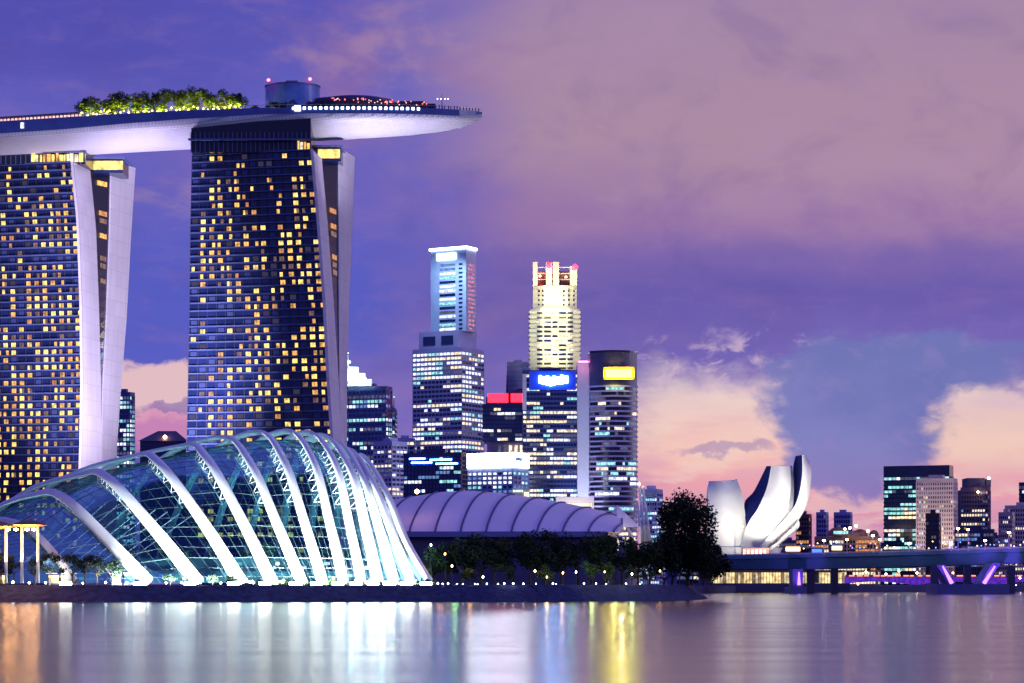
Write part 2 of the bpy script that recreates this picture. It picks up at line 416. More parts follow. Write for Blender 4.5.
def tower(name, label, cat, pxL, pxM, pxR, pyT, Y, nf, nw, nd_, lit, glass=GLASS_NAVY, frame=LEDGE, wall=None, zb=3.5, th=22, band=.62, pier=.18, group=None, parapet=2.5, blank=(), clump=.5, roofbox=True, pyB=None, root=None, proud=.5, pitch=4.7):
    c, u, v, wd, dp = frame_of(pxL, pxM, pxR, Y, th)
    z1 = zof(pyT, Y); z0 = zb if pyB is None else zof(pyB, Y)
    nf = max(2, round(((HZ if pyB is None else pyB)-pyT)/pitch)); nw = int(nw*1.3+.5); nd_ = int(nd_*1.3+.5)
    if root is None:
        root = thing(name, label, cat, (c.x, c.y, z0), group)
    b = MB(); prism(b, c, u, v, 0, wd, 0, dp, z0, z1-.3); b.build('wall', wall or glass, root)
    ribbon_floors(root, c, u, v, wd, dp, z0+.5, z1-parapet, nf, nw, nd_, lit, glass, frame, band, pier, blank, clump=clump, proud=proud)
    r = MB(); prism(r, c, u, v, -.4, wd+.4, -.4, dp+.4, z1-parapet+.05, z1)
    if roofbox: prism(r, c, u, v, wd*.3, wd*.7, dp*.25, dp*.75, z1, z1+2.5)
    r.build('roof', frame, root)
    return root, c, u, v, wd, dp, z0, z1
def sign_on(root, c, u, v, wd, dp, px0, px1, py0, py1, Y, m, shapes=None, name='sign', th=1.0):
    """sign box on the front face between two picture columns"""
    W = (xof(px1, Y)-xof(px0, Y)); off = (c.x-xof(px1, Y))/max(.2, -u.x)
    wf = W/max(.2, -u.x)
    b = MB(); prism(b, c, u, v, off, off+wf, -th, -.2, zof(py1, Y), zof(py0, Y)); return b.build(name, m, root)
def mast(px, py0, py1, Y, rad, root, m=STEEL, tip=None, dx=0):
    b = MB(); b.tube([P(px, py0, Y), P(px+dx, py1, Y)], [rad, rad*.4], 6); o = b.build('mast', m, root)
    if tip:
        b = MB(); p = P(px+dx, py1, Y); b.lathe([(.01, p.z-.9), (.8, p.z), (.01, p.z+.9)], p.x, p.y, 8); b.build('beacon', tip, root)
def beacon(px, py, Y, m, root, r=1.0):
    b = MB(); p = P(px, py, Y); b.lathe([(.01, p.z-r), (r*.8, p.z-r*.4), (r, p.z), (r*.8, p.z+r*.4), (.01, p.z+r)], p.x, p.y, 8); b.build('beacon', m, root)
def block(root, name, px0, px1, py0, py1, Y, d, m, dy=0):
    b = MB(); b.box(xof(px0, Y), xof(px1, Y), Y+dy, Y+dy+d, zof(py1, Y), zof(py0, Y)); return b.build(name, m, root)

# ------------------------------------------------------------------ hotel towers
def hotel(name, label, keys, Y, ztop_py, seed, lobby):
    """keys: list of (py, facade left, facade right, end wall right, rear wall left, rear wall right) columns by height"""
    rnd = random.Random(seed)
    Yl, Yr, Ye, Yr0, Yr1 = Y+12, Y, Y+20, Y+32, Y+52
    def at(z, k):
        py = HZ-(z-CZ)*F/Y
        ks = keys
        if py <= ks[0][0]: return ks[0][k]
        for a, b in zip(ks, ks[1:]):
            if py <= b[0]:
                t = (py-a[0])/(b[0]-a[0]); return a[k]*(1-t)+b[k]*t
        return ks[-1][k]
    def pt(z, k):
        YY = {1: Yl, 2: Yr, 3: Ye, 4: Yr0, 5: Yr1}[k]
        return Vector((xof(at(z, k), Y) if k < 3 else xof(at(z, k), YY)+0, YY, z))
    z0 = GZ-.1; z1 = zof(ztop_py, Y)
    root = thing(name, label, 'hotel tower', (pt(z0, 2).x, Yr, z0))
    zs = [z0+(z1-z0)*i/40 for i in range(41)]
    fac = MB(); fac.grid([[pt(z, 1), pt(z, 2)] for z in zs]); fac.grid([[pt(z, 1)+Vector((0, 16, 0)), pt(z, 1)] for z in zs])
    fac.q([pt(z1, 1), pt(z1, 2), pt(z1, 3), pt(z1, 1)+Vector((0, 16, 0))])
    fac.build('curtain_wall', GLASS_NAVY, root)
    e1 = MB(); e1.grid([[pt(z, 2)+Vector((.02, -.9, 0)), pt(z, 3)] for z in zs]); e1.grid([[pt(z, 2)+Vector((-1.0, -.9, 0)), pt(z, 2)+Vector((.02, -.9, 0))] for z in zs])
    e1.grid([[pt(z, 3), pt(z, 3)+Vector((-1.5, .5, 0))] for z in zs])
    tp = pt(z1, 2); tq = pt(z1, 3); e1.q([tp+Vector((-1, -.9, 0)), tp+Vector((0, -.9, 0)), tq, tq+Vector((-1.5, .5, 0))])
    e1.build('end_wall', CONC, root, True)
    e2 = MB(); zt2 = z1+6.5; zs2 = [z0+(zt2-z0)*i/40 for i in range(41)]
    e2.grid([[pt(z, 4), pt(z, 5)] for z in zs2]); e2.grid([[pt(z, 4)+Vector((-1.5, .4, 0)), pt(z, 4)] for z in zs2]); e2.grid([[pt(z, 5), pt(z, 5)+Vector((-3, 3, 0))] for z in zs2])
    e2.q([pt(zt2, 4)+Vector((-1.5, .4, 0)), pt(zt2, 4), pt(zt2, 5), pt(zt2, 5)+Vector((-3, 3, 0))])
    e2.build('rear_end_wall', CONC, root)
    gp = MB(); gp.grid([[pt(z, 3)+Vector((-1, .6, 0)), pt(z, 4)+Vector((-.3, .9, 0))] for z in zs]); gp.build('atrium_glass', GLASS_DARK, root)
    rb = MB(); rb.grid([[pt(z, 1)+Vector((0, 30, 0)), pt(z, 5)+Vector((-3, 2, 0))] for z in zs]); rb.build('rear_slab', GLASS_NAVY, root)
    # floors
    fl = 55; fh = (z1-z0)/fl; lrows = []
    for k in range(1, fl+1):
        z = z0+k*fh-.25; b = MB(); A, B = pt(z, 1), pt(z, 2); n = Vector((0, -1, 0))
        b.hexa([A+n*.9, B+n*.88+Vector((-1.1, 0, 0)), B+Vector((-1.1, .1, 0)), A], [A+n*.9+Vector((0, 0, .55)), B+n*.88+Vector((-1.1, 0, .55)), B+Vector((-1.1, .1, .55)), A+Vector((0, 0, .55))])
        b.build('floor_ledge', LEDGE, root)
    # rooms
    nb = 15; cnt = 0; rest = MB(); cells = []
    state = [0.0]*nb
    for k in range(fl-1, 0, -1):
        for i in range(nb):
            nz = mnoise.noise(Vector((i*.33+seed*3.1, k*.16, seed)))
            p = .46+nz*.7
            if state[i]: p += .22
            if k > fl-4: p = .25
            if k < 6: p = .25
            if 10 <= k <= 12 and seed == 2: p = .02
            if i < 1 and seed == 2: p *= .15
            st = rnd.random() < p; state[i] = st
            cells.append((k, i, st))
    mull = MB()
    for i in range(nb+1):
        s = (i+.0)/nb
        q = [(pt(z, 1)*(1-s)+pt(z, 2)*s) for z in zs]
        mull.grid([[a+Vector((-.16, -.5, 0)), a+Vector((.16, -.5, 0))] for a in q])
    mull.build('mullion', DARK, root)
    order = [c_ for c_ in cells if c_[2]]; rnd.shuffle(order)
    others = [c_ for c_ in cells if not c_[2]]
    def put(b, k, i, s0, s1, mi, h0=.12, h1=.68):
        za = z0+k*fh+fh*h0; zb = z0+k*fh+fh*h1
        def g(z, s):
            return pt(z, 1)*(1-s)+pt(z, 2)*s+Vector((0, -.22, 0))
        b.q([g(za, (i+s0)/nb), g(za, (i+s1)/nb), g(zb, (i+s1)/nb), g(zb, (i+s0)/nb)], mi)
    for j, (k, i, st) in enumerate(order):
        mi = rnd.choices([0, 1, 2, 3], [.34, .42, .08, .16])[0]
        b = MB() if j < 100 else rest
        full = rnd.random() < .7
        if full: put(b, k, i, .20, .45, mi); put(b, k, i, .48, .74, mi if rnd.random() < .9 else 3)
        else:
            a = .16 if rnd.random() < .5 else .53
            put(b, k, i, a, a+.33, mi)
        if j < 100: b.build('lit_window', [W_WARM, W_YEL, W_AMB, W_DIM], root)
    o = rest.build('lit_window', [W_WARM, W_YEL, W_AMB, W_DIM], root); o['kind'] = 'stuff'
    dk = MB()
    for (k, i, st) in others:
        if rnd.random() < .35: put(dk, k, i, .18, .84, rnd.choice([0, 0, 1]), .2, .8)
    o = dk.build('curtained_window', [mat('curtain_blue', (.05, .07, .2, 1), .4), W_DIM2], root); o['kind'] = 'stuff'
    # rooms looking into the gap
    for k in range(fl-2, 12, -1):
        z = z0+k*fh; a, b_ = pt(z, 3), pt(z, 4); wd = b_.x-a.x
        if wd < 2.0: break
        if rnd.random() < .66:
            b = MB(); A = a+(b_-a)*.3+Vector((-.3, .3, 0)); B = a+(b_-a)*.82+Vector((-.3, .3, 0))
            b.q([A+Vector((0, 0, .8)), B+Vector((0, 0, .8)), B+Vector((0, 0, 2.9)), A+Vector((0, 0, 2.9))]); b.build('gap_window', rnd.choice([W_AMB, W_WARM, W_AMB, W_DIM]), root)
    return root, pt, z0, z1
W_DIM2 = emat('room_faint', (.35, .3, .5, 1), .10)
keys2 = [(130, 189, 311, 320, 340, 355), (220, 187, 319, 328, 339, 352), (300, 186, 325, 334, 339, 349), (380, 184.5, 329, 339, 339.5, 347), (440, 183, 333, 342, 342, 347), (584, 182, 338, 346, 346, 352)]
keys1 = [(140, -48, 71, 88, 112, 136), (220, -46, 79, 96, 110, 131), (300, -45, 82, 99, 107, 127), (380, -44, 83, 101, 103, 121), (440, -43, 82, 102, 102, 117), (584, -42, 78, 103, 103, 116)]
h2, pt2, hz0, hz1 = hotel('hotel_tower', 'hotel tower with yellow room lights, carrying the cantilevered end of the roof deck', keys2, 1000, 150, 2, True)
h1, pt1, _, hz1b = hotel('hotel_tower', 'hotel tower at the left edge of the photo, with wider leaning end walls', keys1, 1020, 162, 5, True)
# crowns of the towers under the deck
def crown(root, px0, px1, px2, pyb, Y, z1, lit0, lit1, seed):
    b = MB(); b.box(xof(px0, Y), xof(px1, Y), Y+4, Y+26, z1-.2, z1+14); b.build('crown_wall', GLASS_DARK, root)
    f = MB()
    n = 26
    for i in range(n+1):
        x = xof(px0, Y)+(xof(px1, Y)-xof(px0, Y))*i/n; f.box(x-.15, x+.15, Y+3.2, Y+4, z1-.2, z1+8)
    f.box(xof(px0, Y)-1, xof(px1, Y)+.5, Y+1.0, Y+3.2, z1+4.4, z1+5)
    f.build('crown_railing', LEDGE, root)
    rnd = random.Random(seed)
    x = lit0
    while x < lit1:
        wl = rnd.uniform(1.5, 4)
        bb = MB(); bb.box(xof(x, Y), xof(min(x+wl, lit1), Y), Y+2.8, Y+3.1, z1+.6, z1+3.4+rnd.random()); bb.build('lobby_window', rnd.choice([W_YEL, W_WARM, O_WARM]), root)
        x += wl+rnd.uniform(.3, 2)
    b = MB(); b.box(xof(px1+7, Y+30), xof(px2-3, Y+30), Y+24, Y+40, z1-.5, z1+5.4); b.build('rear_crown_wall', GLASS_NAVY, root)
    bb = MB(); bb.box(xof(px1+8, Y+24), xof(px2-5, Y+24), Y+23.4, Y+23.8, z1+.8, z1+4.6); bb.build('lobby_window', W_YEL, root)
    bb = MB(); bb.box(xof(px1+5, Y+30), xof(px2-1, Y+30), Y+22, Y+42, z1+5.5, z1+6.1); bb.build('lobby_roof', LEDGE, root)
crown(h2, 190, 310, 345, 150, 1000, hz1, 297, 309, 1)
crown(h1, -46, 84, 128, 160, 1020, hz1b, 30, 84, 2)

# ------------------------------------------------------------------ roof deck (boat-shaped)
ST = [(-140, 135, 44, 9.5), (-60, 127, 44, 9.5), (0, 122, 44, 10), (70, 117.5, 44, 10.5), (130, 113.5, 44, 11), (190, 110.5, 44, 11), (260, 108, 42, 10), (320, 107, 41, 9.2), (370, 107, 38, 8.4), (410, 107.6, 33, 7.6), (440, 108.6, 26, 6.6), (462, 109.8, 18, 5.4), (475, 111, 9, 3.6), (482, 112, 2, 2.2)]
def deck_at(px):
    for a, b in zip(ST, ST[1:]):
        if px <= b[0]:
            t = (px-a[0])/(b[0]-a[0]); t = max(0, min(1, t)); q = [a[i]*(1-t)+b[i]*t for i in range(4)]; break
    else: q = list(ST[-1])
    Yc = 1024-0.0*px; Yn = Yc-q[2]/2
    return xof(px, Yc), Yc, zof(q[1], Yn), q[2], q[3]
sk = thing('roof_deck', 'long boat-shaped roof deck laid across the hotel towers, white underside lit from below', 'roof deck', (xof(200, 1024), 1024, 195))
DECKPX = [-140+i*8 for i in range(78)]+[482]
rows = []
for px in DECKPX:
    x, Yc, zt, wd, h = deck_at(px); r = []
    fas = min(2.6, h*.45) if px > 270 else min(2.6+(270-px)*.012, 5)
    for k in range(25):
        a = math.pi*k/24
        r.append((x, Yc-wd/2*math.cos(a)*(1), zt-fas-(h-fas)*(math.sin(a)**.8)))
    rows.append(r)
HULL = mat('hull_panels', (.72, .70, .76, 1), .5, var=.05)
def hull_panels():
    t = HULL.node_tree; b = t.nodes['Principled BSDF']
    tcn = t.nodes.new('ShaderNodeTexCoord'); br = t.nodes.new('ShaderNodeTexBrick'); br.inputs['Scale'].default_value = .35
    br.inputs['Mortar Size'].default_value = .03; br.inputs['Color1'].default_value = (.75, .73, .79, 1); br.inputs['Color2'].default_value = (.66, .64, .72, 1); br.inputs['Mortar'].default_value = (.4, .38, .48, 1)
    t.links.new(tcn.outputs['Object'], br.inputs['Vector']); t.links.new(br.outputs[0], b.inputs['Base Color'])
hull_panels()
mb = MB(); mb.grid(rows); mb.build('hull', HULL, sk, True)
FASC = mat('fascia_blue', (.06, .10, .34, 1), .35, var=.15)
mb = MB(); mn = []; mf = []; tp = []
for px in DECKPX:
    x, Yc, zt, wd, h = deck_at(px); fas = min(2.6, h*.45) if px > 270 else min(2.6+(270-px)*.012, 5)
    mn.append([(x, Yc-wd/2-.15, zt-fas-.05), (x, Yc-wd/2-.15, zt)]); mf.append([(x, Yc+wd/2+.15, zt), (x, Yc+wd/2+.15, zt-fas-.05)])
    tp.append([(x, Yc-wd/2-.15, zt), (x, Yc+wd/2+.15, zt)])
mb.grid(mn); mb.grid(mf); mb.grid(tp); mb.build('fascia', FASC, sk)
rl = MB()
for a in range(len(DECKPX)-1):
    x, Yc, zt, wd, h = deck_at(DECKPX[a]); x2, Yc2, zt2, wd2, h2_ = deck_at(DECKPX[a+1])
    rl.tube([(x, Yc-wd/2+.3, zt+1.2), (x2, Yc2-wd2/2+.3, zt2+1.2)], .1, 4); rl.tube([(x, Yc-wd/2+.3, zt), (x, Yc-wd/2+.3, zt+1.2)], .08, 4)
rl.build('railing', STEEL, sk)
# white light string along the right part of the edge
for i, px in enumerate([298+k*5.3 for k in range(26)]):
    if px > 425: break
    x, Yc, zt, wd, h = deck_at(px); b = MB(); b.box(x-.55, x+.55, Yc-wd/2-.5, Yc-wd/2-.2, zt-1.0, zt+.1); b.build('edge_light', emat('edge_lamp', (.85, .92, 1, 1), 4.5), sk)
x, Yc, zt, wd, h = deck_at(302); b = MB(); b.box(x-1.3, x+1.3, Yc-wd/2-.6, Yc-wd/2-.2, zt-1.6, zt+.6); b.build('edge_light', MATS['edge_lamp'], sk)
# pale pool edge and pergola lights on the left
for i in range(30):
    px = -20+i*3.7; x, Yc, zt, wd, h = deck_at(px)
    b = MB(); b.box(x-.5, x+.45, Yc-wd/2+5, Yc-wd/2+5.4, zt+.2, zt+1.9); b.build('pergola_light', emat('pergola_pink', (1, .55, .42, 1), 1.6), sk)
pg = MB()
for i in range(30):
    px = -24+i*3.7; x, Yc, zt, wd, h = deck_at(px); x2, _, zt2, _, _ = deck_at(px+3.7)
    pg.hexa([(x, Yc-wd/2+4, zt+2.4), (x2, Yc-wd/2+4, zt2+2.4), (x2, Yc-wd/2+9, zt2+2.4), (x, Yc-wd/2+9, zt+2.4)], [(x, Yc-wd/2+4, zt+2.7), (x2, Yc-wd/2+4, zt2+2.7), (x2, Yc-wd/2+9, zt2+2.7), (x, Yc-wd/2+9, zt+2.7)])
    pg.box(x-.1, x+.1, Yc-wd/2+5, Yc-wd/2+5.2, zt, zt+2.4)
pg.build('pergola', DARK, sk)
x, Yc, zt, wd, h = deck_at(33); b = MB(); b.box(x-.7, x+.7, Yc-wd/2-.6, Yc-wd/2-.2, zt-3.6, zt-1.2); b.build('edge_light', O_WHITE, sk)
# drum pavilion
dr = thing('rooftop_drum', 'blue drum-shaped plant room with red corner beacons on top of the roof deck', 'roof pavilion', (xof(293, 1024), 1024, 203))
x, Yc, zt, wd, h = deck_at(293)
rx = 11.6
def ell(rx, ry, z0, z1, cx, cy, m, name, root, n=36):
    b = MB(); p = [(cx+rx*math.cos(2*math.pi*k/n), cy+ry*math.sin(2*math.pi*k/n)) for k in range(n)]
    b.hexa([(a, c_, z0) for a, c_ in p], [(a, c_, z1) for a, c_ in p]); return b.build(name, m, root)
zd = zof(99, 1012)
ell(rx, 9, zt, zof(82, 1012), x, 1022, mat('drum_blue', (.10, .22, .62, 1), .4, var=.2), 'drum_wall', dr)
ell(rx+.3, 9.3, zof(82.6, 1012), zof(81.4, 1012), x, 1022, LEDGE, 'drum_rim', dr)
b = MB(); b.box(x-2.5, x+2.5, 1018, 1024, zof(81.5, 1012), zof(77.5, 1012)); b.build('plant_box', LEDGE, dr)
beacon(268.5, 80, 1014, LAMP_R, dr, .7); beacon(310, 79, 1014, LAMP_R, dr, .7)
# dark restaurant shells
rs = thing('roof_restaurant', 'low dark oval restaurant roof on the roof deck beside the drum, dotted with red lamps', 'restaurant', (xof(365, 1024), 1020, 200))
x, Yc, zt, wd, h = deck_at(365)
ell(20, 12, zt, zof(99, 1010), xof(355, 1020), 1022, DARK, 'wall', rs)
ell(17, 9, zof(99, 1010), zof(94.5, 1010), xof(352, 1020), 1022, mat('roof_violet', (.06, .05, .2, 1), .5), 'roof', rs)
ell(12, 8, zof(94.5, 1010), zof(93, 1010), xof(355, 1020), 1022, LEDGE, 'roof', rs)
for i in range(46):
    px = random.uniform(330, 428); py = 98+ (px-330)/98*6+random.uniform(-2, 2.5)
    beacon(px, py, 1007, random.choice([LAMP_R2 if False else emat('lamp_red_small', (1, .12, .10, 1), 3.0), emat('lamp_pink_small', (1, .5, .45, 1), 2.0)]), rs, .28)
tr = thing('viewing_terrace', 'dark stepped viewing terrace with a row of visitors near the tip of the roof deck', 'terrace', (xof(430, 1024), 1020, 200))
for a, (p0, p1, t) in enumerate(((380, 436, 100.5), (400, 426, 98.5))):
    b = MB(); b.box(xof(p0, 1020), xof(p1, 1020), 1012-a, 1028, zof(107.5, 1010), zof(t+3, 1012)); b.build('terrace_step', DARK, tr)
mt = thing('roof_mast', 'thin lit lamp mast rising from the tip of the roof deck', 'mast', tuple(P(442, 109, 1018)))
mast(442, 109, 94, 1018, .3, mt); 
for px in (437.5, 441, 445, 448): beacon(px, 99, 1018, emat('lamp_small_white', (.9, .9, 1, 1), 2.5), mt, .38)
b = MB(); b.tube([P(436.5, 99.7, 1018), P(449, 99.7, 1018)], .12, 4); b.build('crossbar', STEEL, mt)
# tiny visitors at the rail: too small to show limbs, yet separate people
def person_mesh():
    b = MB(); b.lathe([(.01, 0), (.17, .02), (.15, .45), (.2, .85), (.17, 1.0), (.25, 1.3), (.22, 1.42), (.07, 1.5), (.11, 1.6), (.10, 1.72), (.01, 1.78)], 0, 0, 7); return b
pm = person_mesh(); first = None
for i in range(16):
    px = 434+i*2.95+random.uniform(-.5, .5); x, Yc, zt, wd, h = deck_at(px)
    if first is None:
        first = pm.build('person', mat('dark_cloth', (.03, .03, .06, 1), .9)); o = first
    else: o = first.copy(); S.collection.objects.link(o)
    o.location = (x, Yc-wd/2+1.0, zt); s = random.uniform(.9, 1.1); o.scale = (1.3, 1.3, s)
    tag(o, 'dark-clothed visitor standing at the rail of the roof deck tip', 'person', 'visitors at the roof deck rail')

# ------------------------------------------------------------------ trees
def leaf_cloud(b, cx, cy, cz, rx, ry, rz, n, size, rnd, clumps=9, m=0):
    cs = []
    for _ in range(clumps):
        a = rnd.uniform(0, 2*math.pi); e = rnd.uniform(-.75, 1); rr = rnd.uniform(.35, .85)
        cs.append((cx+rx*rr*math.cos(a)*math.sqrt(max(0, 1-e*e*.7)), cy+ry*rr*math.sin(a), cz+rz*e*.72, rnd.uniform(.26, .50)))
    for _ in range(n):
        x0, y0, z0, cr = rnd.choice(cs)
        d = Vector((rnd.gauss(0, 1), rnd.gauss(0, 1), rnd.gauss(0, 1))).normalized()*(rnd.random()**.45)
        p = Vector((x0+d.x*rx*cr, y0+d.y*ry*cr, z0+d.z*rz*cr*1.05))
        t = Vector((rnd.gauss(0, 1), rnd.gauss(0, 1), rnd.gauss(0, .6))).normalized(); s = Vector((rnd.gauss(0, 1), rnd.gauss(0, 1), rnd.gauss(0, 1))).cross(t).normalized()
        L_ = size*rnd.uniform(.6, 1.3); W_ = L_*.5
        b.q([p-t*L_, p+s*W_, p+t*L_, p-s*W_], m)
def tree(label, x, y, z, h, wd, rnd, n=900, size=.5, leaf=LEAF_D, trunk_f=.35, group=None, name='broadleaf_tree', clumps=10, cat='tree'):
    root = thing(name, label, cat, (x, y, z), group)
    t = MB(); k = h*trunk_f; lean = rnd.uniform(-.04, .04)*h
    t.tube([(x, y, z-.2), (x+lean*.5, y, z+k*.6), (x+lean, y, z+k*1.3)], [h*.028, h*.02, h*.012], 7)
    for _ in range(6):
        a = rnd.uniform(0, 6.28); r = wd*.3
        t.tube([(x+lean*.6, y, z+k*rnd.uniform(.7, 1.1)), (x+lean+r*.5*math.cos(a), y+r*.5*math.sin(a), z+k*1.4), (x+lean+r*math.cos(a), y+r*math.sin(a), z+h*rnd.uniform(.6, .8))], [h*.012, h*.008, h*.003], 5)
    t.build('trunk', TRUNK, root)
    b = MB(); cz = z+(k*.75+h)/2; leaf_cloud(b, x+lean, y, cz, wd/2, wd/2, (h-k*.75)/2, n, size, rnd, clumps)
    b.build('crown', leaf, root); return root
rnd = random.Random(11)
pos = 'first second third fourth fifth sixth seventh eighth ninth tenth eleventh twelfth thirteenth fourteenth fifteenth sixteenth seventeenth eighteenth nineteenth twentieth'.split()
# roof garden
for i, (px, hh, ww) in enumerate([(95, 19, 19), (109, 19, 17), (122, 20, 18), (136, 20, 19), (150, 18, 18), (164, 17, 15), (177, 21, 20), (190, 22, 19), (204, 19, 17), (218, 20, 17), (230, 17, 12), (241, 19, 15)]):
    x, Yc, zt, wd, h = deck_at(px); s = .4167
    yy = Yc-wd/2+9
    tree('roof garden tree lit yellow from below, %s from the left on the roof deck' % pos[i], x, yy, zt-.6, hh*s*1.35, ww*s*1.55, rnd, 2200, .42, LEAF_G, .16, 'trees on the roof deck', 'garden_tree', 9)
    lamp('POINT', (x+.6, yy-3.6, zt+1.6), 5500, (1, .80, .05), size=.6)
    for q in (-2.4, -.3, 2.0):
        gx, gz = x+q+rnd.uniform(-.4, .4), zt+rnd.uniform(.8, 2.6)
        gk = thing('garden_lamp', 'yellow lamp glowing under the roof garden trees', 'lamp', (gx, yy-3.6, zt), 'yellow lamps under the roof garden trees')
        b = MB(); b.tube([(gx, yy-3.6, zt-.5), (gx, yy-3.6, gz)], .06, 5); b.build('post', DARK, gk)
        b = MB(); b.lathe([(.01, gz-.3), (.46, gz), (.01, gz+.45)], gx, yy-3.6, 8); b.build('globe', emat('garden_yellow', (1, .80, .12, 1), 9), gk)
for i, (px, hh, ww) in enumerate([(276, 9, 22), (290, 11, 26), (308, 8, 22), (328, 7, 24), (258, 5, 14)]):
    x, Yc, zt, wd, h = deck_at(px)
    root = thing('shrub', 'dark shrub at the foot of the rooftop drum, %s from the left' % pos[[1, 2, 3, 4, 0][i]], 'shrub', (x, Yc-16, zt), 'shrubs round the rooftop drum')
    b = MB(); leaf_cloud(b, x, Yc-15, zt+hh*.2, ww*.21, 3, hh*.23, 420, .4, rnd, 7); b.build('crown', LEAF_D, root)

# ------------------------------------------------------------------ glass dome
AR = [
 # foot, mid, shoulder, crest, rear shoulder, rear foot   (picture column, row) and depth
 [(75, 583), (50, 549), (24, 526), (-8, 520), (-50, 535), (-90, 580)],
 [(148, 583), (107, 539), (64, 498), (36, 494), (-12, 514), (-75, 580)],
 [(198, 583), (150, 524), (106, 477), (80, 474.5), (12, 500), (-60, 580)],
 [(241, 583), (204, 524), (158, 462), (132, 456.5), (48, 488), (-30, 580)],
 [(272, 583), (242, 521), (206, 457), (180, 446), (92, 478), (20, 580)],
 [(302, 583), (277, 524), (250, 462), (220, 437), (150, 470), (95, 580)],
 [(323, 583), (305, 524), (283, 458), (256, 432), (200, 466), (150, 580)],
 [(344, 583), (330, 524), (313, 459), (286, 431), (240, 464), (200, 580)],
 [(362, 583), (350, 526), (335, 462), (307, 432.5), (270, 464), (240, 580)],
 [(379, 583), (366, 528), (351, 469), (323, 436), (295, 466), (275, 580)],
 [(395, 583), (380, 530), (363, 476), (338, 443), (320, 470), (305, 580)],
 [(412, 583), (393, 533), (373, 481), (351, 451), (340, 480), (335, 580)],
 [(431, 583), (406, 540), (386, 491), (364, 457), (360, 480), (365, 580)],
]
DEP = [619, 630, 642, 660, 690, 712]
def cat(pts, n):
    out = []; k = len(pts)
    for i in range(k-1):
        p0 = pts[max(i-1, 0)]; p1 = pts[i]; p2 = pts[i+1]; p3 = pts[min(i+2, k-1)]
        for j in range(n):
            t = j/n
            out.append(.5*((2*p1)+(p2-p0)*t+(2*p0-5*p1+4*p2-p3)*t*t+(3*p1-p0-3*p2+p3)*t*t*t))
    out.append(Vector(pts[-1])); return out
arches = []
for A in AR:
    pts = [P(q[0], q[1], d) for q, d in zip(A, DEP)]
    arches.append(cat(pts, 6))
dome = thing('glass_conservatory', 'huge shell-shaped glass conservatory with brightly lit white ribs on the near shore', 'conservatory', (xof(200, 660), 660, GZ))
RIB = mat('rib_white', (.78, .82, .84, 1), .4, var=.04)
cen = Vector((xof(190, 665), 668, 4))
inner = []
for A in arches:
    inn = []
    for k, p in enumerate(A):
        c0 = Vector((p.x*.35+cen.x*.65, cen.y, 4)); t = k/(len(A)-1)
        d = (c0-p); d.normalize(); inn.append(p+d*2.6*math.sin(math.pi*min(1, max(0, t)))**.5 if 0 < t < 1 else p+d*.5)
    inner.append(inn)
for ai, A in enumerate(arches):
    b = MB(); n = len(A)
    # flat-section rib: broad face outward
    rows = []
    for k, p in enumerate(A):
        d = (A[min(k+1, n-1)]-A[max(k-1, 0)]).normalized(); nx = (p-cen); nx = (nx-d*nx.dot(d)).normalized(); sd_ = d.cross(nx).normalized()
        t = k/(n-1); wv = (1.9-.85*min(1, t*2.0)) if t < .6 else 1.0
        wv *= (.7, 1.0, 1.35)[(ai > 0)+(ai > 8)]
        th_ = .55
        rows.append([p+sd_*wv+nx*th_*.3, p+sd_*wv*.5+nx*th_, p-sd_*wv*.5+nx*th_, p-sd_*wv+nx*th_*.3, p-sd_*wv*.8-nx*th_, p+sd_*wv*.8-nx*th_, p+sd_*wv+nx*th_*.3])
    b.grid(rows); rb = b.build('rib', RIB, dome, True)
    z = MB(); 
    for k in range(8, 14):
        a0 = A[k]; b0 = inner[ai][k]; m0 = (inner[ai][k]+inner[ai][k+1])/2; a1 = A[k+1]
        side = Vector((-1.6, 0, -.6)) if ai < 10 else Vector((-.5, 0, 0))
        z.tube([a0, m0+side], .10, 4); z.tube([m0+side, a1], .10, 4)
        if k % 2 == 0: z.tube([inner[ai][k]+side, inner[ai][k+2]+side], .10, 4)
    z.build('truss', WHITE, rb)
# shell surface through the inner curves
pre = [p+Vector((-24, 0, -p.z*.0))+(Vector((0, 0, -(p.z-4)*.35))) for p in inner[0]]
shell_rows = [pre]
for a, b_ in zip([pre]+inner[:-1], inner):
    steps = 4
    ia = ([pre]+inner).index(a)
    for s in range(1, steps+1):
        t = s/steps; shell_rows.append([x_*(1-t)+y_*t for x_, y_ in zip(a, b_)])
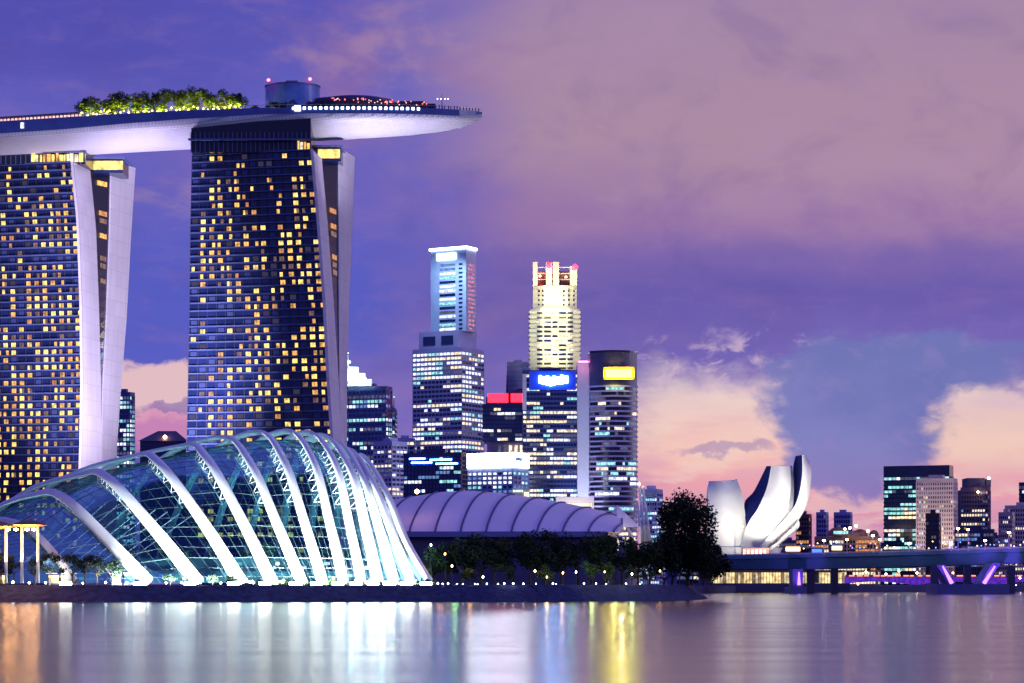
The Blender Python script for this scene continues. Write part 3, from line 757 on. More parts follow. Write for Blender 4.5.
# smooth the loft lengthwise
for _ in range(2):
    nr = [shell_rows[0]]
    for i in range(1, len(shell_rows)-1): nr.append([(a+b_*2+c_)/4 for a, b_, c_ in zip(shell_rows[i-1], shell_rows[i], shell_rows[i+1])])
    nr.append(shell_rows[-1]); shell_rows = nr
def glass_mat(name, tint, gl, rough=.06, fac=.22):
    m = bpy.data.materials.new(name); m.use_nodes = True; t = m.node_tree; t.nodes.clear()
    tr_ = t.nodes.new('ShaderNodeBsdfTransparent'); tr_.inputs[0].default_value = tint
    g_ = t.nodes.new('ShaderNodeBsdfGlossy'); g_.inputs[0].default_value = gl; g_.inputs['Roughness'].default_value = rough
    lw = t.nodes.new('ShaderNodeFresnel'); lw.inputs[0].default_value = 1.4
    mul = t.nodes.new('ShaderNodeMath'); mul.operation = 'MULTIPLY_ADD'; mul.use_clamp = True; mul.inputs[1].default_value = .55; mul.inputs[2].default_value = fac
    t.links.new(lw.outputs[0], mul.inputs[0])
    mx = t.nodes.new('ShaderNodeMixShader'); t.links.new(mul.outputs[0], mx.inputs[0]); t.links.new(tr_.outputs[0], mx.inputs[1]); t.links.new(g_.outputs[0], mx.inputs[2])
    o = t.nodes.new('ShaderNodeOutputMaterial'); t.links.new(mx.outputs[0], o.inputs[0]); return m
DG = glass_mat('dome_glass', (.46, .70, .78, 1), (.30, .58, .80, 1), .08, .03)
mb = MB(); mb.grid(shell_rows); mb.build('glass_shell', DG, dome, True)
GRID = mat('gridshell_steel', (.025, .06, .075, 1), .5)
mb = MB()
for i, r in enumerate(shell_rows):
    mb.tube(r, .07, 4, caps=False)
for k in range(1, len(shell_rows[0])-1, 1):
    mb.tube([r[k] for r in shell_rows], .06 if k % 3 else .12, 4, caps=False)
mb.build('gridshell', GRID, dome)
# bracing cables seen through the left end
mb = MB()
for i in range(9):
    mb.tube([P(20+i*14, 566-i*1, 640), P(95+i*12, 500+i*2, 668)], .12, 4)
mb.build('cable', WHITE, dome)
# inside: terraces, glass fronts and planting
ins = MB()
ins.hexa([P(0, 583, 640), P(395, 583, 640), P(380, 583, 700), P(-20, 583, 700)], [P(0, 571, 640), P(395, 571, 640), P(380, 571, 700), P(-20, 571, 700)])
ins.hexa([P(70, 571, 655), P(330, 571, 655), P(330, 571, 695), P(40, 571, 695)], [P(75, 558, 655), P(325, 558, 655), P(325, 558, 695), P(45, 558, 695)])
ins.build('terrace', mat('terrace_teal', (.06, .16, .20, 1), .6, var=.5, vscale=.15), dome)
rnd = random.Random(4)
for i in range(34):
    px = rnd.uniform(60, 400); py = rnd.choice([574, 577, 566, 562, 580]); w_ = rnd.uniform(2, 7); Yy = 638 if py > 570 else 653
    b = MB(); b.box(xof(px, Yy), xof(px+w_, Yy), Yy-.3, Yy, zof(py+3, Yy), zof(py, Yy))
    b.build('interior_light', rnd.choice([emat('int_blue', (.10, .25, 1, 1), 1.6), emat('int_teal', (.15, .8, .75, 1), .8), emat('int_warm', (1, .50, .16, 1), 8), emat('int_violet', (.4, .3, 1, 1), 1.2), O_WHITE]), dome)
for i, (px, p, col) in enumerate([(40, 5000, (.45, 1, .9)), (110, 9000, (.3, .95, .9)), (180, 9000, (.25, .9, .95)), (250, 9000, (.2, .55, 1)), (310, 8000, (.3, .6, 1)), (360, 6000, (.6, .8, 1))]):
    lamp('POINT', P(px, 556, 664), p*.42, tuple(.4+.6*q for q in col), size=5)
for i in range(13):
    px = 60+i*26; hh = rnd.uniform(5, 9); Yy = rnd.uniform(648, 690)
    tree('garden tree growing inside the glass conservatory, %s from the left' % pos[i], xof(px, Yy), Yy, zof(571, 660), hh, hh*.9, rnd, 260, .5, LEAF_G, .35, 'trees inside the conservatory', 'indoor_tree', 6)
# rib floodlights on the ground in front of each foot
for ai, A in enumerate(arches):
    f = A[0]; tgt = A[7]
    pw = 5.2*[2600, 20000, 32000, 34000, 34000, 34000, 34000, 34000, 32000, 30000, 30000, 30000, 30000][ai]
    q_ = A[-1]; lamp('SPOT', (q_.x+6, q_.y-12, GZ+8), 20000, (.8, .97, 1), target=(A[-9].x, A[-9].y, A[-9].z*.5), size=.8, angle=80, blend=1)
    lamp('SPOT', (f.x-5.0, f.y-9.5, GZ+.6), pw, (.90, 1, .92), target=(tgt.x, tgt.y, tgt.z*.62), size=.6, angle=75, blend=.9)
    b = MB(); b.box(f.x-2.6, f.x+.4, f.y-7.4, f.y-7.0, GZ+.1, GZ+.75); b.box(f.x-2.8, f.x+.6, f.y-7.0, f.y-6.6, GZ, GZ+.85, 1); b.build('floodlight', [emat('flood_lens', (1, 1, .84, 1), 46), DARK], dome)

# promenade lights: short post and globe
pl = None; k = 0
xs = [14, 29, 45, 63, 84, 106, 128, 147, 165, 183, 201, 220, 238, 255, 272, 289, 305, 320, 333, 345, 356, 367, 378, 388, 398, 407, 416, 424, 431, 438, 444, 450, 456, 462, 473, 476, 488, 497, 504, 515, 522, 536, 553, 556, 584, 596, 606, 626, 640]
for i, px in enumerate(xs):
    x = xof(px, 611)+random.uniform(-.5, .5); y = 611 if x < 0 else 611+max(0, x)*.9
    if x > 4: x = xof(px, y)
    loc = (x, y, GZ)
    if pl is None:
        pl = thing('promenade_light', 'small white globe light on a short post along the promenade edge', 'lamp', loc, 'globe lights along the promenade')
        b = MB(); b.tube([(x, y, GZ), (x, y, GZ+.5)], .06, 6); b.build('post', DARK, pl)
        b = MB(); b.lathe([(.01, GZ+.45), (.25, GZ+.55), (.32, GZ+.75), (.25, GZ+.95), (.01, GZ+1.05)], x, y, 10); b.build('globe', LAMP_W, pl, True)
    else:
        k = copy_thing(pl, loc); q = random.uniform(.6, 1.0) if px < 430 else random.uniform(.3, .62); k.scale = (q, q, q)
# clipped bushes between the lamps
rnd = random.Random(21)
for i in range(40):
    px = 250+i*4.7+rnd.uniform(-1, 1)
    if px > 436: break
    x = xof(px, 613); root = thing('shrub', 'small round shrub on the promenade below the conservatory ribs', 'shrub', (x, 613.4, GZ), 'small shrubs along the promenade')
    b = MB(); hh = rnd.uniform(.8, 1.9); leaf_cloud(b, x, 613.4, GZ+hh*.5, hh*.75, .9, hh*.5, 90, .22, rnd, 5); b.build('crown', LEAF_G, root)
# dark garden trees in front of the left end
for i, (px, hh, ww) in enumerate([(3, 30, 20), (14, 26, 16), (34, 24, 18), (50, 31, 20), (72, 28, 22), (84, 32, 20), (98, 27, 20), (112, 22, 16), (170, 9, 12), (212, 9, 12), (232, 8, 10)]):
    x = xof(px, 616); s = 616/F
    tree('dark small tree before the left end of the conservatory, %s from the left' % pos[i], x, 616+rnd.uniform(-1.5, 1.5), GZ, hh*s*1.12, ww*s*1.45, rnd, 800, .30, LEAF_D, .35, 'small trees in front of the conservatory', 'garden_tree', 8)
# warm lit kiosks behind the small trees
for i, (p0, p1, m) in enumerate([(0, 6, 'int_warm'), (48, 60, 'int_warm'), (60, 74, 'int_warm'), (112, 122, 'int_warm'), (124, 136, 'int_teal')]):
    k = thing('kiosk', ['warm lit kiosk at the very left edge behind garden trees', 'warm lit kiosk between the first rib foot and dark garden trees', 'amber lit kiosk just right of the first rib foot', 'small lit kiosk left of the second rib foot', 'teal lit kiosk at the second rib foot'][i], 'kiosk', (xof(p0, 622), 622, GZ))
    b = MB(); b.box(xof(p0, 622), xof(p1, 622), 622, 626, GZ, GZ+2.9); b.build('wall', CONC_D, k)
    b = MB(); b.box(xof(p0, 622)+.3, xof(p1, 622)-.3, 621.8, 621.95, GZ+.5, GZ+2.5); b.build('window', MATS[m], k)
    b = MB(); b.box(xof(p0, 622)-.5, xof(p1, 622)+.5, 621.3, 626.6, GZ+2.9, GZ+3.15); b.build('roof', STEEL, k)
# entrance canopy
cp = thing('entrance_canopy', 'brown wavy canopy with glowing orange underside on white columns at the left edge', 'canopy', (xof(20, 606), 612, GZ))
CB = mat('canopy_brown', (.16, .07, .04, 1), .5, var=.2)
def shell(cx, cy, rx, ry, z, h):
    rows = []
    for a in range(9):
        r = a/8; rows.append([(cx+rx*r*math.cos(2*math.pi*k/24), cy+ry*r*math.sin(2*math.pi*k/24), z+h*(1-r*r)) for k in range(25)])
    under = [[(p[0], p[1], z-.5*(1-(i/8)**2)-.25*(1-i/8)) for p in r] for i, r in enumerate(rows)]
    b = MB(); b.grid(rows); b.build('roof', CB, cp, True)
    b = MB(); b.grid(under); b.build('soffit', mat('soffit_wood', (.55, .25, .10, 1), .5), cp, True)
shell(xof(30, 612), 612, 4.6, 4.4, zof(525, 612), 1.3); shell(xof(-2, 612), 612, 4.8, 4.4, zof(526.5, 612), 1.4)
for px, pyb in ((6, 583), (22, 583), (38, 583), (-12, 583)):
    b = MB(); b.tube([P(px, 583, 611), P(px, 526, 611)], [.42, .34], 10); b.build('column', WHITE, cp, True)
for px in (-24, -6, 8, 16, 27, 34):
    b = MB(); p = P(px, 529.5, 608.5); b.lathe([(.01, p.z-.35), (.5, p.z-.1), (.5, p.z+.1), (.01, p.z+.3)], p.x, p.y, 10); b.build('downlight', emat('amber_downlight', (1, .50, .13, 1), 170), cp, True)
for px in (-2, 14, 30): lamp('SPOT', P(px, 566, 609), 5000, (1, .55, .2), target=P(px, 520, 613), size=.3, angle=110)
for px in (6, 22, 38): lamp('SPOT', P(px-3, 582, 606), 500, (1, 1, .95), target=P(px, 545, 611), size=.3, angle=60)

# ------------------------------------------------------------------ shore tree belt
rnd = random.Random(31)
belt = [(436, 38, 22, 650), (447, 40, 30, 672), (462, 48, 34, 660), (480, 50, 34, 668), (496, 49, 34, 655), (514, 48, 34, 664), (530, 54, 34, 656), (545, 56, 36, 668), (562, 54, 34, 658), (578, 52, 32, 666), (592, 52, 32, 656), (606, 50, 34, 668), (622, 48, 32, 662), (638, 47, 32, 668), (650, 46, 28, 662)]
def gpos(px, Y):
    return xof(px, Y), Y
for i, (px, hh, ww, Y) in enumerate(belt):
    s = Y/F; x = xof(px, Y); Y2 = Y+max(0, x)*.35; x = xof(px, Y2)
    tree('dark broadleaf tree in the shore belt, %s from the conservatory' % pos[i], x, Y2, GZ, hh*Y2/F, ww*Y2/F*1.25, rnd, 1500, .48, LEAF_D, .28, 'dark trees along the shore', 'broadleaf_tree', 14)
for i, (px, hh, ww, Y) in enumerate([(428, 16, 12, 640), (470, 20, 16, 640), (505, 22, 18, 642), (545, 20, 16, 640), (588, 24, 18, 645), (605, 22, 16, 655), (632, 22, 16, 668), (648, 20, 16, 672)]):
    x = xof(px, Y); tree('low bushy tree at the foot of the shore belt, %s from the left' % pos[i], x, Y, GZ, hh*Y/F, ww*Y/F*1.2, rnd, 500, .35, LEAF_G, .25, 'low trees along the shore', 'garden_tree', 8)
Y = 700; bt = tree('tallest dark tree standing on the tip of the headland beside the bridge', xof(688, Y), Y, GZ, 92*Y/F, 64*Y/F, rnd, 12000, .55, LEAF_D, .10, None, 'broadleaf_tree', 34)
for i, (px, hh, ww) in enumerate([(664, 50, 34), (672, 66, 34), (704, 52, 38), (712, 40, 34), (692, 40, 40)]):
    tree('dark tree clustered round the tallest headland tree, %s' % ['at its left edge', 'close on its left side', 'on its right side', 'rightmost above the bridge end', 'low in front of its trunk'][i], xof(px, 694+i), 694+i, GZ, hh*695/F, ww*695/F, rnd, 2600, .5, LEAF_D, .12, None, 'broadleaf_tree', 12)
for i, (px, py, col, pw, Y) in enumerate([(428, 572, (1, .7, .2), 500, 632), (455, 560, (.3, 1, .3), 500, 646), (470, 566, (1, .5, .2), 350, 636), (547, 575, (1, .75, .3), 500, 634), (562, 572, (1, .7, .4), 350, 634), (572, 553, (.3, 1, .35), 260, 640), (592, 570, (.7, 1, .3), 700, 638), (614, 566, (.6, 1, .3), 600, 646), (632, 570, (.6, 1, .35), 500, 652), (440, 556, (1, .3, .2), 300, 640), (612, 548, (1, .3, .15), 300, 646)]):
    p = P(px, py, Y); lamp('POINT', p, pw, col, size=.4)
# pathway lamps under the trees
gl = None
for i, (px, py, m) in enumerate([(431, 545, LAMP_W), (452, 566, LAMP_Y), (483, 577, LAMP_W), (535, 571, LAMP_Y), (547, 577, LAMP_Y), (563, 573, LAMP_O), (576, 572, LAMP_W), (605, 572, LAMP_Y), (632, 574, LAMP_W), (445, 554, LAMP_O), (660, 571, LAMP_O)]):
    Y = 634+max(0, px-512)*.22; p = P(px, py, Y); k = thing('garden_lamp', 'small lit lamp on a thin post under the shore trees, %s from the left' % pos[i], 'lamp', (p.x, p.y, GZ), 'garden lamps under the shore trees')
    b = MB(); b.tube([(p.x, p.y, GZ), (p.x, p.y, p.z)], .05, 5); b.build('post', DARK, k)
    b = MB(); b.lathe([(.01, p.z-.3), (.2, p.z-.1), (.2, p.z+.1), (.01, p.z+.3)], p.x, p.y, 8); b.build('globe', m, k)

# ------------------------------------------------------------------ long ribbed roof hall
hall = thing('exhibition_hall', 'long low hall with curved lilac roof and dark ribs behind the shore trees', 'hall', (xof(500, 900), 900, 3.6))
prof = [(388, 500, 536), (410, 497, 533), (440, 492, 531), (470, 490.5, 531), (500, 493, 531), (530, 497, 531), (560, 502, 531), (590, 508, 531), (612, 514, 531), (622, 519, 531)]
def interp(px, k):
    for a, b_ in zip(prof, prof[1:]):
        if px <= b_[0]:
            t = (px-a[0])/(b_[0]-a[0]); return a[k]*(1-t)+b_[k]*t
    return prof[-1][k]
def roofpt(px, s, lift=0):
    """s 0 at the front eave, 1 at the crest; the bays sweep right as they rise"""
    q = px+28*s**1.3
    if q > 622: q = 622
    Yf = 880+60*s; top_ = interp(q, 1); bot = 532
    py = bot+(top_-bot)*math.sin(s*math.pi/2)
    p = P(q, py, Yf); p.z += lift; return p
HR = mat('hall_roof', (.80, .74, .86, 1), .5, var=.06, vscale=.05)
pxs = [360+i*6 for i in range(44)]
mb = MB(); mb.grid([[roofpt(px, s/10) for px in pxs] for s in range(11)])
mb.grid([[roofpt(px, 1-s*.0)+Vector((0, s*20, -s*s*3)) for px in pxs] for s in range(4)])
mb.build('roof', HR, hall, True)
for px in [384+i*25.5 for i in range(10)]:
    b = MB(); b.tube([roofpt(px, s/10, .12) for s in range(11)], .42, 6); b.build('roof_rib', mat('rib_navy', (.03, .04, .20, 1), .5), hall)
mb = MB(); mb.box(xof(370, 881), xof(608, 881), 881, 884, 3.6, zof(532.5, 881)); mb.build('front_wall', CONC_D, hall)
mb = MB(); mb.box(xof(370, 879), xof(606, 879), 878, 882, zof(537, 880), zof(531.5, 880)); mb.build('eave', mat('eave_blue', (.16, .17, .42, 1), .5), hall)
b = MB(); b.grid([[roofpt(622, s/10)+Vector((.3, 0, 0)), Vector((xof(622, 880)+.3, 880+60*s/10, zof(532, 880)))] for s in range(11)]); b.build('end_wall', O_DIM, hall)
beacon(417, 491.5, 890, LAMP_O, hall, .9)

# ------------------------------------------------------------------ city centre
random.seed(5)
OFF = [(O_WHITE, .28), (O_WARM, .16), (O_TEAL, .12), (O_DIM, .2)]
OFFC = [(O_WHITE, .18), (O_TEAL, .26), (O_DIM, .2), (O_BLUE, .12)]
OFFW = [(O_WARM, .30), (O_WHITE, .22), (O_TEAL, .08), (O_DIM, .15)]
SPARSE = [(O_WHITE, .10), (O_WARM, .06), (O_DIM, .14)]
# between the hotel towers
tower('office_tower', 'narrow teal-lit office tower in the gap between the two hotel towers', 'office tower', 112, 130, 133, 392, 1700, 13, 4, 2, OFFC, GLASS_TEAL)
r_ = thing('gabled_building', 'low dark building with a pitched roof just left of the second hotel tower', 'building', (xof(165, 1500), 1500, 3.6))
block(r_, 'wall', 140, 186, 440, 560, 1500, 40, GLASS_NAVY)
b = MB(); b.hexa([P(138, 441, 1498), P(188, 441, 1498), P(188, 441, 1542), P(138, 441, 1542)], [P(158, 431, 1508), P(176, 431, 1508), P(176, 431, 1530), P(158, 431, 1530)]); b.build('roof', CONC_D, r_)
beacon(165, 437, 1500, LAMP_O, r_, 1.2)
# crowned tower just right of the hotel
t = tower('office_tower', 'blue office tower with a stepped brightly lit crown and spire, just right of the hotel', 'office tower', 340, 386, 391, 386, 1750, 16, 9, 2, OFFC, GLASS_BLUE)
rt = t[0]; CRL = mat('crown_stone', (.6, .7, .75, 1), .6)
for i, (p0, p1, a, b_) in enumerate(((340, 372, 379, 386), (342, 365, 373, 379), (345, 358, 366, 373))):
    block(rt, 'crown_tier', p0, p1, a, b_, 1752, 18-4*i, CRL, dy=2*i)
    for q in range(3):
        lamp('SPOT', P(p0+(q+.5)*(p1-p0)/3, b_+1, 1742), 5500, (.75, 1, .95), target=P(p0+(q+.5)*(p1-p0)/3, a-3, 1755), size=.6, angle=100)
mast(347.5, 366, 353, 1758, 1.0, rt, CRL, emat('tip_teal', (.7, 1, 1, 1), 8))
for px, py in ((345, 372), (352, 370), (358, 376), (365, 379), (349, 362)): beacon(px, py, 1745, emat('crown_lamp', (.75, 1, .95, 1), 6), rt, 1.3)
t = tower('office_tower', 'slim teal glass annex beside the crowned tower', 'office tower', 385, 395, 395, 408, 1790, 14, 2, 0, OFFC, GLASS_TEAL); mast(394, 408, 397, 1790, .7, t[0], STEEL, O_TEAL)
tower('apartment_block', 'pale gridded block stepping down below the crowned tower', 'office block', 373, 392, 406, 441, 1650, 9, 4, 3, [(O_WHITE, .15), (O_WARM, .12), (O_DIM, .2)], GLASS_NAVY, CONC_L, th=40, band=.5)
tower('office_block', 'pale violet block half hidden behind the gridded block left of the twin-stage tower', 'office block', 396, 414, 414, 438, 1900, 10, 3, 0, SPARSE, GLASS_NAVY, CONC_L)
# tall two-stage tower
t = tower('office_tower', 'tall pale two-stage tower with a white glowing roof rim', 'office tower', 412, 462, 483, 347, 1960, 19, 10, 5, OFF, GLASS_NAVY, CONC_L, th=30, band=.55, pier=.1, parapet=3)
rt = t[0]
PAN = mat('pale_panel', (.38, .50, .72, 1), .5, var=.08)
for nm, L_, M_, R_, pt_, pb in (('middle_block', 418, 458, 476, 330, 347),):
    c, u, v, wd, dp = frame_of(L_, M_, R_, 1968, 30); b = MB(); prism(b, c, u, v, 0, wd, 0, dp, zof(pb, 1968), zof(pt_, 1968)); b.build(nm, CONC_L, rt)
    b = MB(); prism(b, c, u, v, wd*.12, wd*.42, -.5, 0, zof(344, 1968), zof(335, 1968)); prism(b, c, u, v, wd*.58, wd*.88, -.5, 0, zof(344, 1968), zof(335, 1968)); b.build('loggia', GLASS_NAVY, rt)
c, u, v, wd, dp = frame_of(430, 466, 476, 1972, 30); b = MB(); prism(b, c, u, v, 0, wd, 0, dp, zof(331, 1972), zof(247, 1972)); b.build('upper_shaft', PAN, rt)
for k in range(16):
    z = zof(262+k*4.3, 1972); b = MB()
    mi = random.choice([O_WHITE, O_BLUE, GLASS_NAVY, O_TEAL, GLASS_NAVY, O_WHITE, O_DIM])
    prism(b, c, u, v, wd*.30, wd*.74, -.4, 0, z-2.4, z-.4, 0); b.build('window_band', mi, rt)
    b = MB(); prism(b, c, u, v, wd*.1, wd*.2, -.3, 0, z-2.2, z-.6); b.build('window_band', GLASS_NAVY, rt)
    b = MB(); prism(b, c, u, v, -.4, 0, dp*.2, dp*.8, z-2.4, z-.6); b.build('side_window_band', emat('office_pink', (1, .35, .6, 1), .5, .8), rt)
RIM = emat('rim_light', (.8, .95, 1, 1), 7)
b = MB(); prism(b, c, u, v, -1, wd+1, -1, 0.2, zof(248.4, 1972), zof(246, 1972)); prism(b, c, u, v, -1, 0, .2, dp, zof(248.4, 1972), zof(246, 1972)); b.build('rim_light', RIM, rt)
b = MB(); prism(b, c, u, v, wd*.28, wd*.82, -.8, -.2, zof(258.5, 1972), zof(252, 1972)); b.build('roof_sign', RIM, rt)
lamp('SPOT', P(446, 262, 1940), 120000, (.6, .8, 1), target=P(448, 300, 1972), size=2, angle=120)
# dark low building
t = tower('office_block', 'low dark navy office block in front of the pale two-stage tower', 'office block', 403, 461, 466, 452, 1500, 7, 12, 2, [(O_TEAL, .05), (O_BLUE, .06), (O_WHITE, .03)], GLASS_BLUE, GLASS_NAVY, pier=.05)
for p0, p1, py in ((409, 425, 457.5), (430, 452, 459), (411, 432, 461.5), (436, 458, 463)):
    b = MB(); c, u, v, wd, dp = t[1:6]; off = (c.x-xof(p1, 1500))/-u.x; wf = (xof(p1, 1500)-xof(p0, 1500))/-u.x
    prism(b, c, u, v, off, off+wf, -.9, -.7, zof(py+1, 1500), zof(py-.3, 1500)); b.build('strip_light', emat('strip_blue', (.10, .40, 1, 1), 34), t[0])
# white sign building
t = tower('office_block', 'low block under a long white glowing sign, left of the blue-sign tower', 'office block', 467, 513, 528, 467, 1560, 6, 7, 3, [(O_WHITE, .5), (O_TEAL, .15), (O_BLUE, .15)], GLASS_BLUE, mat('panel_bluewhite', (.35, .42, .65, 1), .6), th=30, band=.55, pier=.3, clump=0)
c, u, v, wd, dp, z0, z1 = t[1:]; WS = emat('sign_white', (.78, .85, 1, 1), 24)
b = MB(); prism(b, c, u, v, -1, wd+1, -1.2, dp, z1+.3, zof(452.5, 1560)); sgn = b.build('sign', WS, t[0])
b = MB(); prism(b, c, u, v, -1.2, -1.0, dp*.05, dp*.55, z1+4, z1+6.5); b.build('lettering', O_BLUE, sgn)
# red-top tower
t = tower('office_tower', 'dark tower with a long red glowing sign on its slanted top', 'office tower', 486, 526, 526, 404, 1850, 6, 9, 0, SPARSE, GLASS_BLUE, GLASS_NAVY, pyB=442, pier=.05, roofbox=False)
block(t[0], 'lower_wall', 487, 528, 442, 560, 1853, 25, mat('mauve_concrete', (.34, .26, .44, 1), .8, var=.1))
c, u, v, wd, dp, z0, z1 = t[1:]
b = MB(); p = [P(486, 404, 1852), P(526, 404, 1852), P(526, 388, 1852), P(519, 388.5, 1852), P(500, 395, 1852), P(486, 397, 1852)]; n = len(p)
b.hexa([q+Vector((0, 20, 0)) for q in p], p); b.build('slanted_parapet', GLASS_NAVY, t[0])
RS = emat('sign_red', (1, .008, .02, 1), 9)
for p0, p1, a, b_ in ((488, 508, 393.5, 402.5), (511, 523, 393.5, 402)):
    block(t[0], 'sign', p0, p1, a, b_, 1850, .8, RS)
for k in range(5): block(t[0], 'lower_window', 498+k*5.5, 501+k*5.5, 445, 455, 1851, .5, O_WARM if k > 1 else O_DIM)
t = tower('office_tower', 'blank pale violet tower behind the red-sign tower', 'office tower', 509, 528, 528, 362, 2050, 6, 3, 0, [(O_DIM, .1)], CONC_L, CONC_L, wall=CONC_L, band=.3, pier=0); mast(507, 395, 374, 2050, .9, t[0], DARK)
# floodlit tallest tower
t9 = thing('office_tower', 'floodlit cream tower with red beacons on its open crown', 'office tower', (xof(555, 2000), 2000, 3.6))
CRM = mat('cream_cladding', (.66, .64, .50, 1), .6, var=.08)
def octo(px0, px1, z0, z1, Y, dp, mb_, m=0, ch=.22):
    x0, x1 = xof(px0, Y), xof(px1, Y); q = (x1-x0)*ch
    p = [(x0+q, Y), (x1-q, Y), (x1, Y+q), (x1, Y+dp-q), (x1-q, Y+dp), (x0+q, Y+dp), (x0, Y+dp-q), (x0, Y+q)]
    mb_.hexa([(a, b_, z0) for a, b_ in p], [(a, b_, z1) for a, b_ in p], m)
b = MB(); octo(530, 580, 3.6, zof(308, 2000), 2000, 40, b); b.build('lower_shaft', CRM, t9)
b = MB(); octo(533, 577, zof(308, 2000), zof(285, 2000), 2003, 34, b); b.build('upper_shaft', CRM, t9)
for k in range(19):
    py = 310+k*4.6; z = zof(py, 2000); b = MB(); octo(529, 581, z-1.5, z+.2, 1999.2, 41.6, b); b.build('balcony_band', CRM, t9)
    for q, (p0, p1) in enumerate(((537, 542.5), (544, 551), (552.5, 557.5), (559, 566), (567.5, 573))):
        b = MB(); x0, x1 = xof(p0, 2000), xof(p1, 2000); b.box(x0, x1, 1999.6, 2000, z-3.4, z-1.8); b.build('window', random.choice([GLASS_NAVY, GLASS_NAVY, O_WARM, GLASS_DARK]), t9)
for r_i in range(4):
    for p0 in (538, 542, 563, 568, 573):
        b = MB(); b.box(xof(p0, 2002), xof(p0+1.8, 2002), 2002.6, 2003, zof(292+r_i*4.5, 2002), zof(290+r_i*4.5, 2002)); b.build('window', GLASS_DARK, t9)
for p0, p1 in ((533, 537.5), (546, 552), (553, 559), (570, 577)):
    b = MB(); b.box(xof(p0, 2003), xof(p1, 2003), 2003, 2012, zof(285, 2003), zof(262 if p0 != 570 else 266, 2003)); b.build('crown_fin', CRM, t9)
b = MB(); b.box(xof(537, 2003), xof(572, 2003), 2012, 2034, zof(285, 2003), zof(270, 2003)); b.build('crown_core', BROWN, t9)
for py in (266, 272, 278): 
    b = MB(); b.box(xof(534, 2003), xof(576, 2003), 2009, 2010, zof(py+.8, 2003), zof(py, 2003)); b.build('crown_beam', CRM, t9)
for px, py, r in ((549, 266, 2.4), (575, 267, 2.6), (572, 272, 1.6), (540, 276, 1.2), (566, 277, 1.2)): beacon(px, py, 2000, emat('beacon_red', (1, .02, .06, 1), 9) if r > 2 else emat('beacon_pink', (1, .5, .4, 1), 5), t9, r)
lamp('POINT', P(562, 268, 1994), 120000, (1, .1, .15), size=2) if False else None; lamp('POINT', P(547, 268, 1994), 14000, (1, .1, .15), size=2)
for px, py, tp_, pw in ((541, 368, 330, 750000), (555, 372, 330, 600000), (570, 368, 330, 750000), (538, 345, 300, 420000), (573, 345, 300, 420000), (545, 311, 285, 700000), (566, 311, 285, 700000)):
    lamp('SPOT', P(px, py, 1955), pw*.15, (1, .93, .55), target=P(px, tp_-10, 2003), size=2, angle=95, blend=.9)
# blue-sign tower
t = tower('office_tower', 'dark blue tower with a glowing blue sign at its top', 'office tower', 527, 577, 577, 370, 1700, 23, 12, 0, OFFW, GLASS_NAVY, mat('frame_navy', (.03, .05, .22, 1), .5), band=.58, pier=.08, blank=(2, 3, 22, 21), clump=.6)
BS = emat('sign_blue', (.12, .42, 1, 1), 60)
sgn = block(t[0], 'sign_board', 529, 576, 371, 390, 1699, .4, mat('sign_board_blue', (.02, .05, .5, 1), .4, emit=(.01, .04, .6, 1), es=.35), dy=-.8)
for a, (p0, p1, q0, q1) in enumerate([(539, 541.5, 375.5, 383), (542, 545.5, 377, 384), (546, 549, 376, 385), (549.5, 552, 377.5, 386), (552.5, 555.5, 376, 385), (556, 560, 377, 384), (560.5, 563, 375, 384), (563.5, 568, 376, 383)]):
    block(sgn, 'letter', p0, p1, q0, q1, 1697, .5, BS)
block(t[0], 'edge_fin', 522.5, 526.5, 374, 410, 1699, 4, CONC)
# slim white slab
sl_ = thing('service_tower', 'slim pale windowless slab between the blue-sign and yellow-sign towers', 'tower', (xof(583, 1700), 1700, 3.6))
block(sl_, 'wall', 577.4, 589, 362, 560, 1697, 30, mat('slab_white', (.66, .66, .78, 1), .6, var=.05))
for k in range(38):
    if k % 1 == 0: block(sl_, 'wall_fin', 588.9, 590.3, 368+k*3.6, 370+k*3.6, 1696, 8, CONC_L)
lamp('SPOT', P(584, 560, 1660), 260000, (.8, .85, 1), target=P(583, 480, 1697), size=2, angle=40); block(sl_, 'top_light', 579, 588, 361.2, 362, 1698, 2, emat('top_red', (1, .04, .14, 1), 110)); lamp('POINT', P(583, 367, 1690), 1500, (1, .2, .35), size=2)
beacon(592, 374, 1692, LAMP_Y, sl_, 1.4)
# curved yellow-sign tower
t8 = thing('office_tower', 'rounded dark banded tower with a yellow glowing sign, right end of the centre cluster', 'office tower', (xof(614, 1690), 1690, 3.6))
def curved(z0, z1, mb_, off=0, m=0, s0=0, s1=1, closed=True):
    x0, x1 = xof(590, 1690)-off, xof(637, 1690)+off; pts = []
    for i in range(13):
        s = s0+(s1-s0)*i/12; x = x0+(x1-x0)*s; pts.append((x, 1690-off-7*math.sin(math.pi*s)))
    if closed:
        p = pts+[(x1, 1722), (x0, 1722)]; mb_.hexa([(a, b_, z0) for a, b_ in p], [(a, b_, z1) for a, b_ in p], m)
    else:
        mb_.grid([[(a, b_, z0) for a, b_ in pts], [(a, b_, z1) for a, b_ in pts]], m)
b = MB(); curved(3.6, zof(352, 1690), b); b.build('wall', mat('dark_violet_clad', (.045, .04, .12, 1), .35, var=.2), t8)
BND = mat('band_violet', (.44, .38, .66, 1), .5)
